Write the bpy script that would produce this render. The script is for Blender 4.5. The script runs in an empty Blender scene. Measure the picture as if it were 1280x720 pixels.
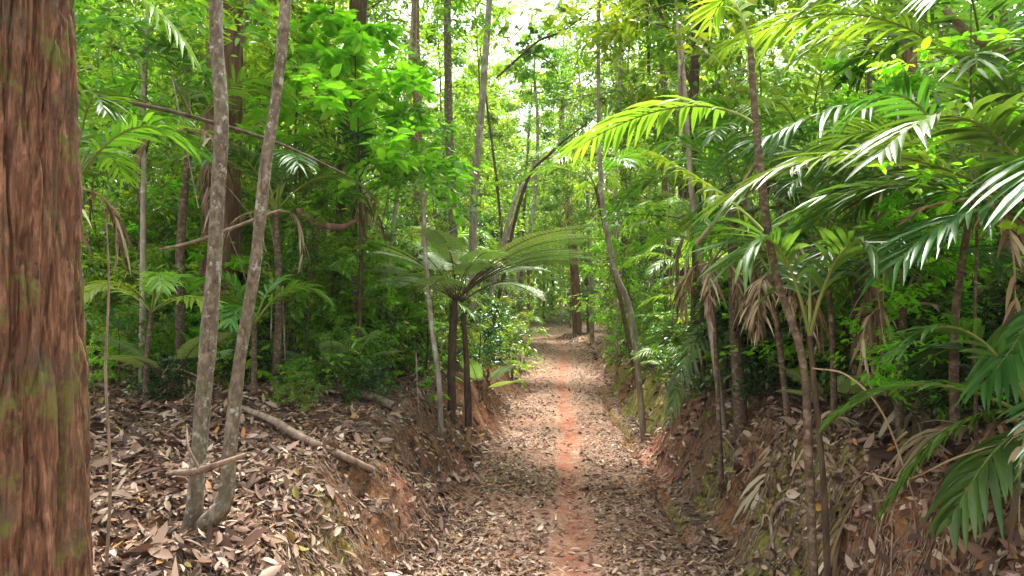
import bpy, math, random
import numpy as np
from mathutils import Vector
SC = bpy.context.scene
R = math.radians
# ------------------------------------------------------------------ camera, sky, sun, exposure
CAM_H = 1.7; FPX = 853.0; PITCH = math.atan(35/FPX)
cam = bpy.data.objects.new('camera', bpy.data.cameras.new('camera')); SC.collection.objects.link(cam)
cam.location = (0, 0, CAM_H); cam.rotation_euler = (R(90)+PITCH, 0, 0)
cam.data.sensor_width = 36; cam.data.lens = 36*FPX/1280; cam.data.clip_start = .05; cam.data.clip_end = 2000
SC.camera = cam
SUN_EL, SUN_AZ = 66, 8        # degrees; azimuth clockwise from +Y
w = bpy.data.worlds.new('World'); SC.world = w; w.use_nodes = True
nt = w.node_tree; bg = nt.nodes['Background']
sky = nt.nodes.new('ShaderNodeTexSky'); sky.sky_type = 'NISHITA'; sky.sun_disc = False
sky.sun_elevation = R(SUN_EL); sky.sun_rotation = R(SUN_AZ); sky.air_density = 1.0; sky.dust_density = 3.0; sky.ozone_density = 1
hs = nt.nodes.new('ShaderNodeHueSaturation'); hs.inputs['Saturation'].default_value = .2; hs.inputs['Value'].default_value = 1.0
nt.links.new(sky.outputs[0], hs.inputs['Color']); nt.links.new(hs.outputs[0], bg.inputs[0]); bg.inputs[1].default_value = .105
sl = bpy.data.lights.new('sun', 'SUN'); sl.energy = 2.0; sl.angle = R(10); sl.color = (1, .95, .86)
so = bpy.data.objects.new('sun', sl); SC.collection.objects.link(so)
so.rotation_euler = (R(90-SUN_EL), 0, R(180-SUN_AZ) + 0.0)
sd = Vector((math.sin(R(SUN_AZ))*math.cos(R(SUN_EL)), math.cos(R(SUN_AZ))*math.cos(R(SUN_EL)), math.sin(R(SUN_EL))))
so.rotation_euler = sd.to_track_quat('Z', 'Y').to_euler()
VS = SC.view_settings; VS.view_transform = 'Standard'; VS.look = 'None'; VS.gamma = 1; VS.use_curve_mapping = False
VS.exposure = 2.8
HAZE = 0.0006
SC.render.engine = 'CYCLES'
cy = SC.cycles; cy.use_denoising = True; cy.max_bounces = 9; cy.diffuse_bounces = 6; cy.glossy_bounces = 2
cy.transmission_bounces = 6; cy.transparent_max_bounces = 8; cy.sample_clamp_indirect = 6; cy.caustics_reflective = False; cy.caustics_refractive = False
cy.denoising_prefilter = 'ACCURATE'

def at(px, py, Y):             # a point of the place, from where it shows in the photo and its distance
    dx = (px-640)/FPX; dz = -(py-360)/FPX
    c, s = math.cos(PITCH), math.sin(PITCH)
    d = np.array([dx, c - s*dz, s + c*dz])
    return np.array([0, 0, CAM_H]) + d*(Y/d[1])

# ------------------------------------------------------------------ noise
def _h(ix, iy, iz, seed):
    n = (ix.astype(np.int64)*374761393 + iy.astype(np.int64)*668265263 + iz.astype(np.int64)*2147483647 + seed*974634777) & 0xffffffff
    n = ((n ^ (n >> 13))*1274126177) & 0xffffffff
    n = (n ^ (n >> 16)) & 0xffffffff
    return n/4294967295.0
def vnoise(x, y, z=None, seed=0):
    x = np.asarray(x, float); y = np.asarray(y, float)
    x, y = np.broadcast_arrays(x, y)
    z = np.zeros_like(x) if z is None else np.broadcast_to(np.asarray(z, float), x.shape)
    x0, y0, z0 = np.floor(x), np.floor(y), np.floor(z)
    fx, fy, fz = x-x0, y-y0, z-z0
    fx = fx*fx*(3-2*fx); fy = fy*fy*(3-2*fy); fz = fz*fz*(3-2*fz)
    r = 0
    for a in (0, 1):
        for b in (0, 1):
            for c in (0, 1):
                wgt = (fx if a else 1-fx)*(fy if b else 1-fy)*(fz if c else 1-fz)
                r = r + wgt*_h(x0+a, y0+b, z0+c, seed)
    return r*2-1
def fbm(x, y, z=None, oct=4, seed=0, gain=.5):
    r = 0; a = 1; f = 1
    for i in range(oct):
        r = r + a*vnoise(np.asarray(x)*f, np.asarray(y)*f, None if z is None else np.asarray(z)*f, seed+i*17)
        a *= gain; f *= 2.03
    return r
def sstep(a, b, x):
    t = np.clip((np.asarray(x, float)-a)/(b-a), 0, 1); return t*t*(3-2*t)
def unit(v):
    return v/np.maximum(np.linalg.norm(v, axis=-1, keepdims=True), 1e-9)

# ------------------------------------------------------------------ mesh building
class MB:
    def __init__(s): s.V = []; s.F = []; s.A = []; s.n = 0
    def add(s, V, F, A=None):
        V = np.asarray(V, np.float32).reshape(-1, 3); F = np.asarray(F, np.int64).reshape(-1, 4)
        s.V.append(V); s.F.append(F+s.n); s.n += len(V)
        s.A.append(np.full(len(F), .5, np.float32) if A is None else np.asarray(A, np.float32))
    def build(s, name, mat, parent=None, smooth=False, off=None):
        V = np.concatenate(s.V); F = np.concatenate(s.F); A = np.concatenate(s.A)
        if off is not None: V = V - np.asarray(off, np.float32)
        me = bpy.data.meshes.new(name)
        me.vertices.add(len(V)); me.vertices.foreach_set('co', V.ravel())
        me.loops.add(F.size); me.loops.foreach_set('vertex_index', F.ravel().astype(np.int32))
        me.polygons.add(len(F)); me.polygons.foreach_set('loop_start', np.arange(0, F.size, 4, dtype=np.int32))
        at_ = me.attributes.new('rnd', 'FLOAT', 'FACE'); at_.data.foreach_set('value', A)
        me.update(calc_edges=True)
        if smooth: me.polygons.foreach_set('use_smooth', np.ones(len(F), bool))
        me.materials.append(mat)
        o = bpy.data.objects.new(name, me); SC.collection.objects.link(o)
        if parent is not None: o.parent = parent
        return o

def tube(mb, P, rad, k=6, cap=False, rough=0., seed=0, a=None):
    P = np.asarray(P, float); n = len(P); rad = np.broadcast_to(np.asarray(rad, float), (n,))
    T = unit(np.gradient(P, axis=0))
    ref = np.array([0, 0, 1.]) if abs(T[:, 2]).mean() < .8 else np.array([1., 0, 0])
    S = unit(np.cross(T, ref)); U = np.cross(S, T)
    ang = np.linspace(0, 2*np.pi, k, endpoint=False)
    rr = rad[:, None]*np.ones((1, k))
    if rough:
        L = np.concatenate([[0], np.cumsum(np.linalg.norm(np.diff(P, axis=0), axis=1))])
        rr = rr*(1+rough*fbm(np.cos(ang)[None]*1.6+3+0*L[:, None], np.sin(ang)[None]*1.6+seed*7+0*L[:, None], L[:, None]*2.5/1, oct=3, seed=seed))
    V = P[:, None]+rr[..., None]*(np.cos(ang)[None, :, None]*S[:, None]+np.sin(ang)[None, :, None]*U[:, None])
    i = np.arange(n-1)[:, None]*k; j = np.arange(k)[None]; j2 = (j+1) % k
    F = np.stack([i+j, i+k+j, i+k+j2, i+j2], -1).reshape(-1, 4)
    if cap:
        for b in (0, (n-1)*k):
            q = [[b, b+m, b+m+1, b+(m+2) % k] for m in range(1, k-1, 2)]
            F = np.concatenate([F, np.array(q if b else [x[::-1] for x in q])])
    mb.add(V.reshape(-1, 3), F, None if a is None else np.full(len(F), a))

def leaves(mb, P, D, N, L, W, fold=.18, curl=0., rnd=None, rs=np.random):
    n = len(P); D = unit(D); S = unit(np.cross(D, N)); N = np.cross(S, D)
    L = np.broadcast_to(L, (n,))[:, None]; W = np.broadcast_to(W, (n,))[:, None]
    curl = np.broadcast_to(curl, (n,))[:, None]; fold = np.broadcast_to(fold, (n,))[:, None]
    b = P; t = P+D*L+N*curl*L
    up = N*fold*W
    m1 = P+D*L*.28+N*curl*L*.06; m2 = P+D*L*.66+N*curl*L*.42
    V = np.stack([b, m1+S*W*.46+up, m2+S*W*.42+up, t, m2-S*W*.42+up, m1-S*W*.46+up], 1)
    base = np.arange(n)[:, None]*6
    F = np.concatenate([base+np.array([[0, 1, 2, 3]]), base+np.array([[0, 3, 4, 5]])])
    rnd = rs.rand(n) if rnd is None else rnd
    mb.add(V.reshape(-1, 3), F, np.concatenate([rnd, rnd]))

def bez(a, b, c, n):
    t = np.linspace(0, 1, n)[:, None]
    return (1-t)**2*np.asarray(a)+2*t*(1-t)*np.asarray(b)+t*t*np.asarray(c)
def spline(pts, n):
    pts = [np.asarray(p, float) for p in pts]
    if len(pts) == 2: return np.linspace(pts[0], pts[1], n)
    P = [2*pts[0]-pts[1]]+pts+[2*pts[-1]-pts[-2]]
    out = []; m = len(pts)-1
    for u in np.linspace(0, m-1e-6, n):
        i = int(u); t = u-i; p0, p1, p2, p3 = P[i:i+4]
        out.append(.5*(2*p1+(p2-p0)*t+(2*p0-5*p1+4*p2-p3)*t*t+(3*p1-p0-3*p2+p3)*t**3))
    return np.array(out)

# pinnate frond: bezier rachis, rows of folded leaflets
def frond(mbr, mbl, a, b, c, n=26, lmax=.45, w=.032, ang=55, droop=.5, lift=.15, rs=np.random, r=.009, roll=0., t0=.2, ragged=.0, tint=None):
    m = 60; P = bez(a, b, c, m); T = unit(np.gradient(P, axis=0))
    tube(mbr, P, np.linspace(r, r*.2, m), 5)
    t = np.linspace(t0, .99, n); idx = t*(m-1)
    i0 = np.clip(idx.astype(int), 0, m-2); f = (idx-i0)[:, None]
    Pt = P[i0]*(1-f)+P[i0+1]*f; Tt = unit(T[i0]*(1-f)+T[i0+1]*f)
    up = np.array([0, 0, 1.])
    S = np.cross(Tt, up); 
    S0 = unit(np.cross(np.asarray(c, float)-np.asarray(a, float), up)); S = unit(S+.6*S0)
    U = np.cross(S, Tt)
    cr, sr = math.cos(roll), math.sin(roll); S, U = S*cr+U*sr, U*cr-S*sr
    for sg in (-1, 1):
        nn = n; keep = rs.rand(nn) > ragged
        pt = Pt[keep]+Tt[keep]*rs.uniform(-.01, .01, (keep.sum(), 1)); tt = t[keep]; nn = len(tt)
        if nn == 0: continue
        prof = np.clip(np.sin(np.pi*(.12+.83*((tt-t0)/(1-t0))))**.55, .15, 1)
        l_ = 0; dead = ragged > .12; l = lmax*prof*(rs.uniform(.3, 1.1, nn) if dead else rs.uniform(.78, 1.08, nn)*np.where(rs.rand(nn) < .06, .5, 1))
        dead = ragged > .12; ph = np.radians(ang*(1-.45*tt)+rs.uniform(-7, 7, nn)*(4 if dead else 1.3))[:, None]
        d = unit(Tt[keep]*np.cos(ph)+sg*S[keep]*np.sin(ph)+U[keep]*(lift+rs.uniform(-.08, .08, (nn, 1))))
        N = unit(U[keep]+rs.normal(0, .5 if dead else .2, (nn, 3)))
        s = np.array([0, .25, .55, .8, 1.]); wd = np.array([.45, .95, 1., .62, .04])*w*.5
        dr = droop*rs.uniform(.7, 1.35, (nn, 1, 1))
        Q = pt[:, None]+d[:, None]*(s[None, :, None]*l[:, None, None])
        Q = Q-up*dr*(s[None, :, None]**2*l[:, None, None])
        dd = unit(np.gradient(Q, axis=1)); X = unit(np.cross(dd, N[:, None])); Nn = np.cross(X, dd)
        wv = (wd[None, :, None]*(.6+.4*prof)[:, None, None])
        A_ = Q+X*wv+Nn*wv*.35; C_ = Q-X*wv+Nn*wv*.35
        V = np.stack([A_, Q, C_], 2).reshape(nn, 15, 3)
        fc = []
        for k in range(4):
            fc += [[3*k, 3*k+3, 3*k+4, 3*k+1], [3*k+1, 3*k+4, 3*k+5, 3*k+2]]
        F = (np.arange(nn)[:, None, None]*15+np.array(fc)[None]).reshape(-1, 4)
        rr = rs.rand(nn) if dead else rs.rand(nn)*.5+(rs.rand()*.5 if tint is None else tint*.5)
        mbl.add(V.reshape(-1, 3), F, np.repeat(rr, 8))

# ------------------------------------------------------------------ materials
def nmat(name):
    m = bpy.data.materials.new(name); m.use_nodes = True; t = m.node_tree; t.nodes.clear()
    return m, t, (lambda ty, **k: _n(t, ty, **k)), t.links.new
def _n(t, ty, **k):
    n = t.nodes.new('ShaderNode'+ty)
    for a, v in k.items():
        if a[0] == '_': n.inputs[a[1:]].default_value = v
        else: setattr(n, a, v)
    return n
def ramp(N, stops, interp='LINEAR'):
    r = N('ValToRGB'); cr = r.color_ramp; cr.interpolation = interp
    while len(cr.elements) < len(stops): cr.elements.new(.5)
    for e, (p, c) in zip(cr.elements, stops): e.position = p; e.color = tuple(c)+(1,)
    return r
def leaf_mat(name, stops, trans=.45, gloss=.35, rough=.38, tcol=(1.32, 1.34, .42), huev=.03, valv=.5):
    m, t, N, K = nmat(name)
    a = N('Attribute', attribute_name='rnd'); rp = ramp(N, stops); K(a.outputs['Fac'], rp.inputs[0])
    oi = N('ObjectInfo'); mr = N('MapRange'); mr.inputs[3].default_value = .5-huev; mr.inputs[4].default_value = .5+huev
    K(oi.outputs['Random'], mr.inputs[0])
    h = N('HueSaturation'); K(rp.outputs[0], h.inputs['Color']); K(mr.outputs[0], h.inputs['Hue'])
    m2 = N('MapRange'); m2.inputs[3].default_value = 1-valv*.5; m2.inputs[4].default_value = 1+valv*.5
    w_ = N('Math', operation='FRACT'); x_ = N('Math', operation='MULTIPLY'); x_.inputs[1].default_value = 7.31
    K(oi.outputs['Random'], x_.inputs[0]); K(x_.outputs[0], w_.inputs[0]); K(w_.outputs[0], m2.inputs[0]); K(m2.outputs[0], h.inputs['Value'])
    d = N('BsdfPrincipled'); d.inputs['Roughness'].default_value = rough; d.inputs['Specular IOR Level'].default_value = gloss
    K(h.outputs[0], d.inputs['Base Color'])
    tr = N('BsdfTranslucent'); mx = N('Mix', data_type='RGBA', blend_type='MULTIPLY'); mx.inputs[0].default_value = 1
    mx.inputs[7].default_value = tuple(tcol)+(1,); K(h.outputs[0], mx.inputs[6]); K(mx.outputs[2], tr.inputs[0])
    ms = N('MixShader'); ms.inputs[0].default_value = trans; K(d.outputs[0], ms.inputs[1]); K(tr.outputs[0], ms.inputs[2])
    o = N('OutputMaterial'); K(ms.outputs[0], o.inputs[0]); return m
G = lambda s, *c: [tuple(x*s for x in k) for k in c]
M = {}
M['canopy'] = leaf_mat('canopy leaf', [(0, (.07, .16, .015)), (.45, (.17, .32, .03)), (.8, (.31, .48, .05)), (1, (.44, .52, .08))], trans=.52)
M['under'] = leaf_mat('understory leaf', [(0, (.05, .12, .015)), (.45, (.13, .27, .025)), (.8, (.28, .44, .035)), (1, (.43, .50, .06))], gloss=.7, rough=.32)
M['lime'] = leaf_mat('young lime leaf', [(0, (.18, .40, .02)), (.5, (.26, .50, .03)), (1, (.42, .60, .05))], trans=.55, gloss=.25, tcol=(1.05, 1.5, .4))
M['dark'] = leaf_mat('dark glossy leaf', [(0, (.015, .05, .012)), (.6, (.04, .11, .025)), (1, (.10, .20, .045))], gloss=.9, rough=.27)
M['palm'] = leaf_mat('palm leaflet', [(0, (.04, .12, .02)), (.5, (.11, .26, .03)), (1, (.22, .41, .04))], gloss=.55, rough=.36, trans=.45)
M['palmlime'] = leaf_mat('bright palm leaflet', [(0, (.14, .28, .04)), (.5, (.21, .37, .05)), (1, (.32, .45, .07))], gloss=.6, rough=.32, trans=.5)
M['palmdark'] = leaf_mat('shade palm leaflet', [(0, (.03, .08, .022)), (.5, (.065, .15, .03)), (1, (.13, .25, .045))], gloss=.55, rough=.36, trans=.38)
M['fern'] = leaf_mat('fern leaf', [(0, (.22, .40, .13)), (1, (.40, .54, .24))], gloss=1., rough=.32, trans=.4)
M['dry'] = leaf_mat('dry frond', [(0, (.08, .05, .03)), (.35, (.21, .14, .085)), (.7, (.40, .30, .185)), (1, (.68, .60, .45))], gloss=.2, rough=.6, trans=.25, tcol=(1.1, 1, .8), huev=.01, valv=.4)
LIT = [(0, (.03, .015, .01)), (.24, (.09, .044, .028)), (.48, (.18, .10, .066)), (.70, (.29, .185, .13)), (.88, (.43, .305, .23)), (.95, (.60, .49, .39)), (.97, (.42, .16, .045)), (1, (.25, .22, .05))]
M['litter'] = leaf_mat('dead leaf', LIT, gloss=.25, rough=.55, trans=.1, tcol=(1, .9, .8), huev=.0, valv=.0)
def bark(name, cols, scale=8, stretch=.12, bump=.6, patch=None, moss=None, dist=.01, rough=.9):
    m, t, N, K = nmat(name)
    tc = N('TexCoord'); mp = N('Mapping'); mp.inputs['Scale'].default_value = (1, 1, stretch); K(tc.outputs['Object'], mp.inputs[0])
    n1 = N('TexNoise', _Scale=scale, _Detail=7, _Roughness=.65, _Distortion=.6); K(mp.outputs[0], n1.inputs['Vector'])
    rp = ramp(N, [(.3, cols[0]), (.5, cols[1]), (.68, cols[2])]); K(n1.outputs['Fac'], rp.inputs[0]); col = rp.outputs[0]
    for pc in (patch, moss):
        if pc is None: continue
        c, sc, lo, hi = pc
        n2 = N('TexNoise', _Scale=sc, _Detail=9, _Roughness=.72); K(tc.outputs['Object'], n2.inputs['Vector'])
        r2 = ramp(N, [(lo, (0, 0, 0)), (hi, (1, 1, 1))]); K(n2.outputs['Fac'], r2.inputs[0])
        mx = N('Mix', data_type='RGBA'); K(r2.outputs[0], mx.inputs[0]); K(col, mx.inputs[6]); mx.inputs[7].default_value = tuple(c)+(1,); col = mx.outputs[2]
    b = N('BsdfPrincipled', _Roughness=rough); b.inputs['Specular IOR Level'].default_value = .25
    bp = N('Bump', _Strength=bump, _Distance=dist); K(n1.outputs['Fac'], bp.inputs['Height']); K(bp.outputs[0], b.inputs['Normal'])
    K(col, b.inputs['Base Color']); o = N('OutputMaterial'); K(b.outputs[0], o.inputs[0]); return m
M['bark_big'] = bark('fibrous red bark', [(.026, .013, .009), (.135, .064, .036), (.31, .165, .098)], 60, .13, 1., ((.10, .07, .045), 6, .5, .62), ((.13, .125, .035), 6.5, .52, .60), .012)
M['bark_red'] = bark('red brown bark', [(.08, .04, .028), (.19, .10, .07), (.32, .20, .15)], 14, .1, .8, None, None, .02)
M['bark_lichen'] = bark('lichen mottled bark', [(.06, .045, .03), (.14, .11, .08), (.27, .23, .17)], 38, .55, .8, ((.36, .365, .31), 21, .56, .61), ((.11, .115, .06), 7, .54, .68), .006)
M['bark_grey'] = bark('pale grey bark', [(.14, .11, .085), (.27, .22, .175), (.42, .37, .31)], 14, .25, .5, ((.46, .45, .38), 4, .53, .6), None, .006)
M['bark_dark'] = bark('dark wet bark', [(.035, .022, .015), (.08, .05, .033), (.15, .10, .07)], 18, .3, .6, None, ((.10, .11, .04), 4, .56, .7), .008)
M['bark_cane'] = bark('brown cane', [(.04, .026, .018), (.10, .065, .045), (.24, .18, .13)], 22, 1.6, .8, ((.25, .23, .18), 14, .58, .64), ((.07, .08, .035), 6, .55, .66), .006)
M['rachis'] = bark('frond stalk', [(.10, .15, .03), (.17, .22, .05), (.26, .28, .09)], 12, .3, .2)
M['dryrachis'] = bark('dry frond stalk', [(.22, .14, .08), (.34, .24, .14), (.45, .35, .24)], 20, .2, .3)
M['deadwood'] = bark('dead wood', [(.10, .06, .04), (.22, .15, .11), (.38, .29, .23)], 22, .3, .7, None, ((.13, .13, .05), 5, .58, .7), .006)

def ground_mat():
    m, t, N, K = nmat('forest floor')
    tc = N('TexCoord'); V = tc.outputs['Object']
    def noise(s, d=6, r=.6): n = N('TexNoise', _Scale=s, _Detail=d, _Roughness=r); K(V, n.inputs['Vector']); return n.outputs['Fac']
    def mix(f, a, b, typ='MIX'):
        x = N('Mix', data_type='RGBA', blend_type=typ)
        if isinstance(f, (int, float)): x.inputs[0].default_value = f
        else: K(f, x.inputs[0])
        for i, q in ((6, a), (7, b)):
            if isinstance(q, tuple): x.inputs[i].default_value = q+(1,)
            else: K(q, x.inputs[i])
        return x.outputs[2]
    def mask(nm): a = N('Attribute', attribute_name=nm); return a.outputs['Fac']
    def mul(a, b):
        x = N('Math', operation='MULTIPLY')
        for i, q in ((0, a), (1, b)):
            if isinstance(q, (int, float)): x.inputs[i].default_value = q
            else: K(q, x.inputs[i])
        return x.outputs[0]
    fine = noise(34, 8, .7); mid = noise(5, 6, .6); big = noise(1.1, 4)
    r1 = ramp(N, [(.3, (.05, .028, .016)), (.5, (.14, .082, .05)), (.7, (.28, .19, .125))]); K(fine, r1.inputs[0])      # leaf mould
    r2 = ramp(N, [(.3, (.20, .072, .045)), (.5, (.34, .135, .085)), (.72, (.48, .245, .17))]); K(mid, r2.inputs[0])     # red soil
    r2b = mix(.35, r2.outputs[0], r1.outputs[0])
    rp = ramp(N, [(.3, (.19, .095, .062)), (.5, (.33, .185, .13)), (.7, (.47, .33, .26))]); K(noise(9, 8, .75), rp.inputs[0])  # trodden path
    ro = ramp(N, [(.32, (.09, .04, .02)), (.5, (.22, .10, .042)), (.7, (.40, .22, .11))]); K(noise(7, 9, .8), ro.inputs[0])  # ochre bank
    rm = ramp(N, [(.35, (.12, .125, .02)), (.65, (.30, .29, .05))]); K(noise(40, 4, .7), rm.inputs[0])                  # moss
    c = mix(mask('bank'), r1.outputs[0], ro.outputs[0])
    c = mix(mask('path'), c, rp.outputs[0])
    c = mix(mask('red'), c, r2.outputs[0])
    c = mix(mask('moss'), c, rm.outputs[0])
    # crumbs of dead leaf
    vo = N('TexVoronoi', _Scale=45); K(V, vo.inputs['Vector'])
    rv = ramp(N, [(0, (.12, .07, .045)), (.35, (.30, .21, .15)), (.7, (.48, .38, .30)), (1, (.56, .47, .39))], 'CONSTANT')
    sp = N('SeparateColor'); K(vo.outputs['Color'], sp.inputs[0]); K(sp.outputs[0], rv.inputs[0])
    rf = ramp(N, [(.5, (0, 0, 0)), (.53, (1, 1, 1))]); K(sp.outputs[1], rf.inputs[0])
    cr = mul(rf.outputs[0], mask('crumb'))
    c = mix(cr, c, rv.outputs[0])
    b = N('BsdfPrincipled', _Roughness=.95); b.inputs['Specular IOR Level'].default_value = .15; K(c, b.inputs['Base Color'])
    ad = N('Math', operation='ADD'); K(fine, ad.inputs[0]); K(mul(mid, 1.5), ad.inputs[1])
    bp = N('Bump', _Strength=.8, _Distance=.03); K(ad.outputs[0], bp.inputs['Height']); K(bp.outputs[0], b.inputs['Normal'])
    o = N('OutputMaterial'); K(b.outputs[0], o.inputs[0]); return m
M['ground'] = ground_mat()

# ------------------------------------------------------------------ terrain
def C(y):
    y = np.asarray(y, float)
    return .09+.07*y-.018*np.clip(y-25, 0, 12)**2-.43*np.clip(y-37, 0, 60)
def gz(x, y):
    x = np.asarray(x, float); y = np.asarray(y, float); x, y = np.broadcast_arrays(x, y)
    u = x-C(y)
    wl = .95+.13*vnoise(y*.7, 0*y, seed=3)+.10*vnoise(y*2.3, x*.8, seed=4)+.036*np.clip(y-12, 0, 20)
    wr = 1.0+.14*(1-sstep(4, 8, y))+.005*np.clip(y-12, 0, 20)+.10*vnoise(y*.7, 0*y, seed=5)+.10*vnoise(y*2.1, x*.8, seed=6)
    far = np.clip(y, 0, 36)
    z = .56*sstep(12, 31, y)
    HL = np.interp(y, [0, 3.5, 6, 10, 16, 24, 30], [.52, .58, .84, .90, .72, .35, .2])
    HR = np.interp(y, [0, 3, 6, 9, 14, 24, 30], [.9, 1.05, 1.0, .85, .6, .25, .2])
    sL = -u-wl; sR = u-wr
    lump = fbm(x*1.3, y*1.3, oct=4, seed=11)
    bL = HL*sstep(-.08, .72+.25*vnoise(x*.9, y*.9, seed=21), sL); bR = HR*sstep(-.05, .62+.2*vnoise(x*.9, y*.9, seed=22), sR)
    on = sstep(0, .4, sL)+sstep(0, .4, sR)
    z = z+bL+bR+.07*np.clip(sL-.7, 0, 14)*sstep(.7, 2, sL)+.05*np.clip(sR-.6, 0, 14)
    z = z+on*(.085*lump+.035*fbm(x*6, y*6, oct=3, seed=12))
    # small slumps and hollows on the cut faces
    face = np.exp(-((sL-.32)/.3)**2)+np.exp(-((sR-.32)/.3)**2)
    z = z-face*.16*np.clip(vnoise(x*2.4, y*2.4, seed=31)-.05, 0, 1)*1.5+face*.06*vnoise(x*7, y*7, seed=32)
    path = 1-sstep(-.2, .1, np.maximum(sL, sR))
    z = z+path*(.025*(np.abs(u))**2-.028*np.exp(-(u/.17)**2)+.012*fbm(x*4, y*4, oct=4, seed=40))
    gul = .84+.07*vnoise(y*.9, 0*y, seed=51)
    z = z-.10*np.exp(-((u-gul)/.055)**2)*sstep(4.6, 5.4, y)*(1-sstep(14, 17, y))*sstep(-.5, .1, vnoise(y*.55, 0*y+7, seed=52)+.35)
    z = z+.05*np.clip(y-48, 0, 200)+.02*np.clip(np.abs(x)-14, 0, 100)
    return z
def gnorm(x, y, e=.04):
    a = gz(x+e, y)-gz(x-e, y); b = gz(x, y+e)-gz(x, y-e)
    return unit(np.stack([-a/(2*e), -b/(2*e), np.ones_like(a)], -1))
def G3(x, y, dz=0): return np.array([x, y, float(gz(x, y))+dz])
def gpx(px, Y, dz=0): return G3((px-640)/FPX*Y, Y, dz)

xs = np.unique(np.concatenate([np.linspace(-300, -12, 40), np.linspace(-12, -3.2, 70), np.linspace(-3.2, 4.2, 330), np.linspace(4.2, 14, 80), np.linspace(14, 300, 40)]))
ys = np.unique(np.concatenate([np.linspace(-60, -4, 14), np.linspace(-4, 2, 50), np.linspace(2, 9, 280), np.linspace(9, 20, 220), np.linspace(20, 45, 170), np.linspace(45, 400, 60)]))
X, Y = np.meshgrid(xs, ys); Z = gz(X, Y)
mb = MB(); nx, ny = len(xs), len(ys)
i = (np.arange(ny-1)[:, None]*nx+np.arange(nx-1)[None]).ravel()
mb.add(np.stack([X, Y, Z], -1).reshape(-1, 3), np.stack([i, i+1, i+nx+1, i+nx], -1))
ground = mb.build('ground', M['ground'], smooth=True); ground['kind'] = 'structure'
u = X-C(Y)
pathm = 1-sstep(.9, 1.15, np.abs(u)/(1+.035*np.clip(Y-11, 0, 20))+.1*vnoise(X*3, Y*3, seed=61))
nrm = gnorm(X, Y); steep = sstep(.08, .35, 1-nrm[..., 2])
near = sstep(.6, .9, np.abs(u))*(1-sstep(2.2, 3.2, np.abs(u)))
bank = np.clip(steep*near, 0, 1)
strip = np.exp(-np.abs((u-.06*vnoise(Y*.6, 0*Y, seed=75)-.04*vnoise(Y*1.9, 0*Y, seed=76)-.03*vnoise(X*6, Y*6, seed=79))/(.13+.06*vnoise(X*2, Y*1.5, seed=62)+.03*vnoise(X*9, Y*9, seed=78)))**1.8)*sstep(-1.1, -.2, vnoise(X*5, Y*4, seed=63)+.3)
strip = np.clip(strip*(.88+.2*sstep(5, 8, Y))*(.88+.4*np.clip(fbm(X*7, Y*5, oct=3, seed=77), -1, .4))+.35*sstep(.15, .7, fbm(X*1.4, Y*.9, oct=3, seed=64))*pathm, 0, 1)
redb = .8*sstep(.25, .6, vnoise(X*1.8, Y*1.1, seed=66))*bank*.95*(u < 0)+sstep(.4, .7, vnoise(X*1.8, Y*1.1, seed=67))*bank*(u > 0)
gulm = np.exp(-((u-(.84+.07*vnoise(Y*.9, 0*Y, seed=51)))/.08)**2)*sstep(4.6, 5.4, Y)*(1-sstep(14, 17, Y))*1.0
foot = np.exp(-((np.abs(u)-1.05)/.13)**2)*sstep(-.1, .5, vnoise(X*2, Y*1.3, seed=68))*.8
red = np.clip(strip+redb+gulm+foot, 0, 1)
moss = sstep(-.2, .3, fbm(X*1.7, Y*1.7, oct=4, seed=70))*bank*(1.0*(u > 0)+.55*(u < 0)*(Y < 6))
crumb = (1-strip*1.0)*(.75-.45*bank)*sstep(-.5, .4, fbm(X*3, Y*3, oct=3, seed=72)+.35)
for nm, arr in (('path', pathm), ('bank', bank), ('red', red), ('moss', moss), ('crumb', crumb)):
    a_ = ground.data.attributes.new(nm, 'FLOAT', 'POINT'); a_.data.foreach_set('value', np.clip(arr, 0, 1).astype(np.float32).ravel())

# ------------------------------------------------------------------ scene bookkeeping
def tag(o, label, cat, group=None, kind=None):
    if label: o['label'] = label
    if cat: o['category'] = cat
    if group: o['group'] = group
    if kind: o['kind'] = kind
    return o
def empty(name, loc, label=None, cat=None, group=None):
    o = bpy.data.objects.new(name, None); SC.collection.objects.link(o); o.location = [float(v) for v in loc]; o.empty_display_size = .1
    return tag(o, label, cat, group)
def copy_thing(o, loc, rz, s, label, group, tilt=(0, 0)):
    r = o.copy(); SC.collection.objects.link(r); r.location = [float(v) for v in loc]
    r.rotation_euler = (tilt[0], tilt[1], rz); r.scale = (s, s, s); r['label'] = label
    if group: r['group'] = group
    elif 'group' in r: del r['group']
    for ch in o.children:
        c = ch.copy(); SC.collection.objects.link(c); c.parent = r
    return r

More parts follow.
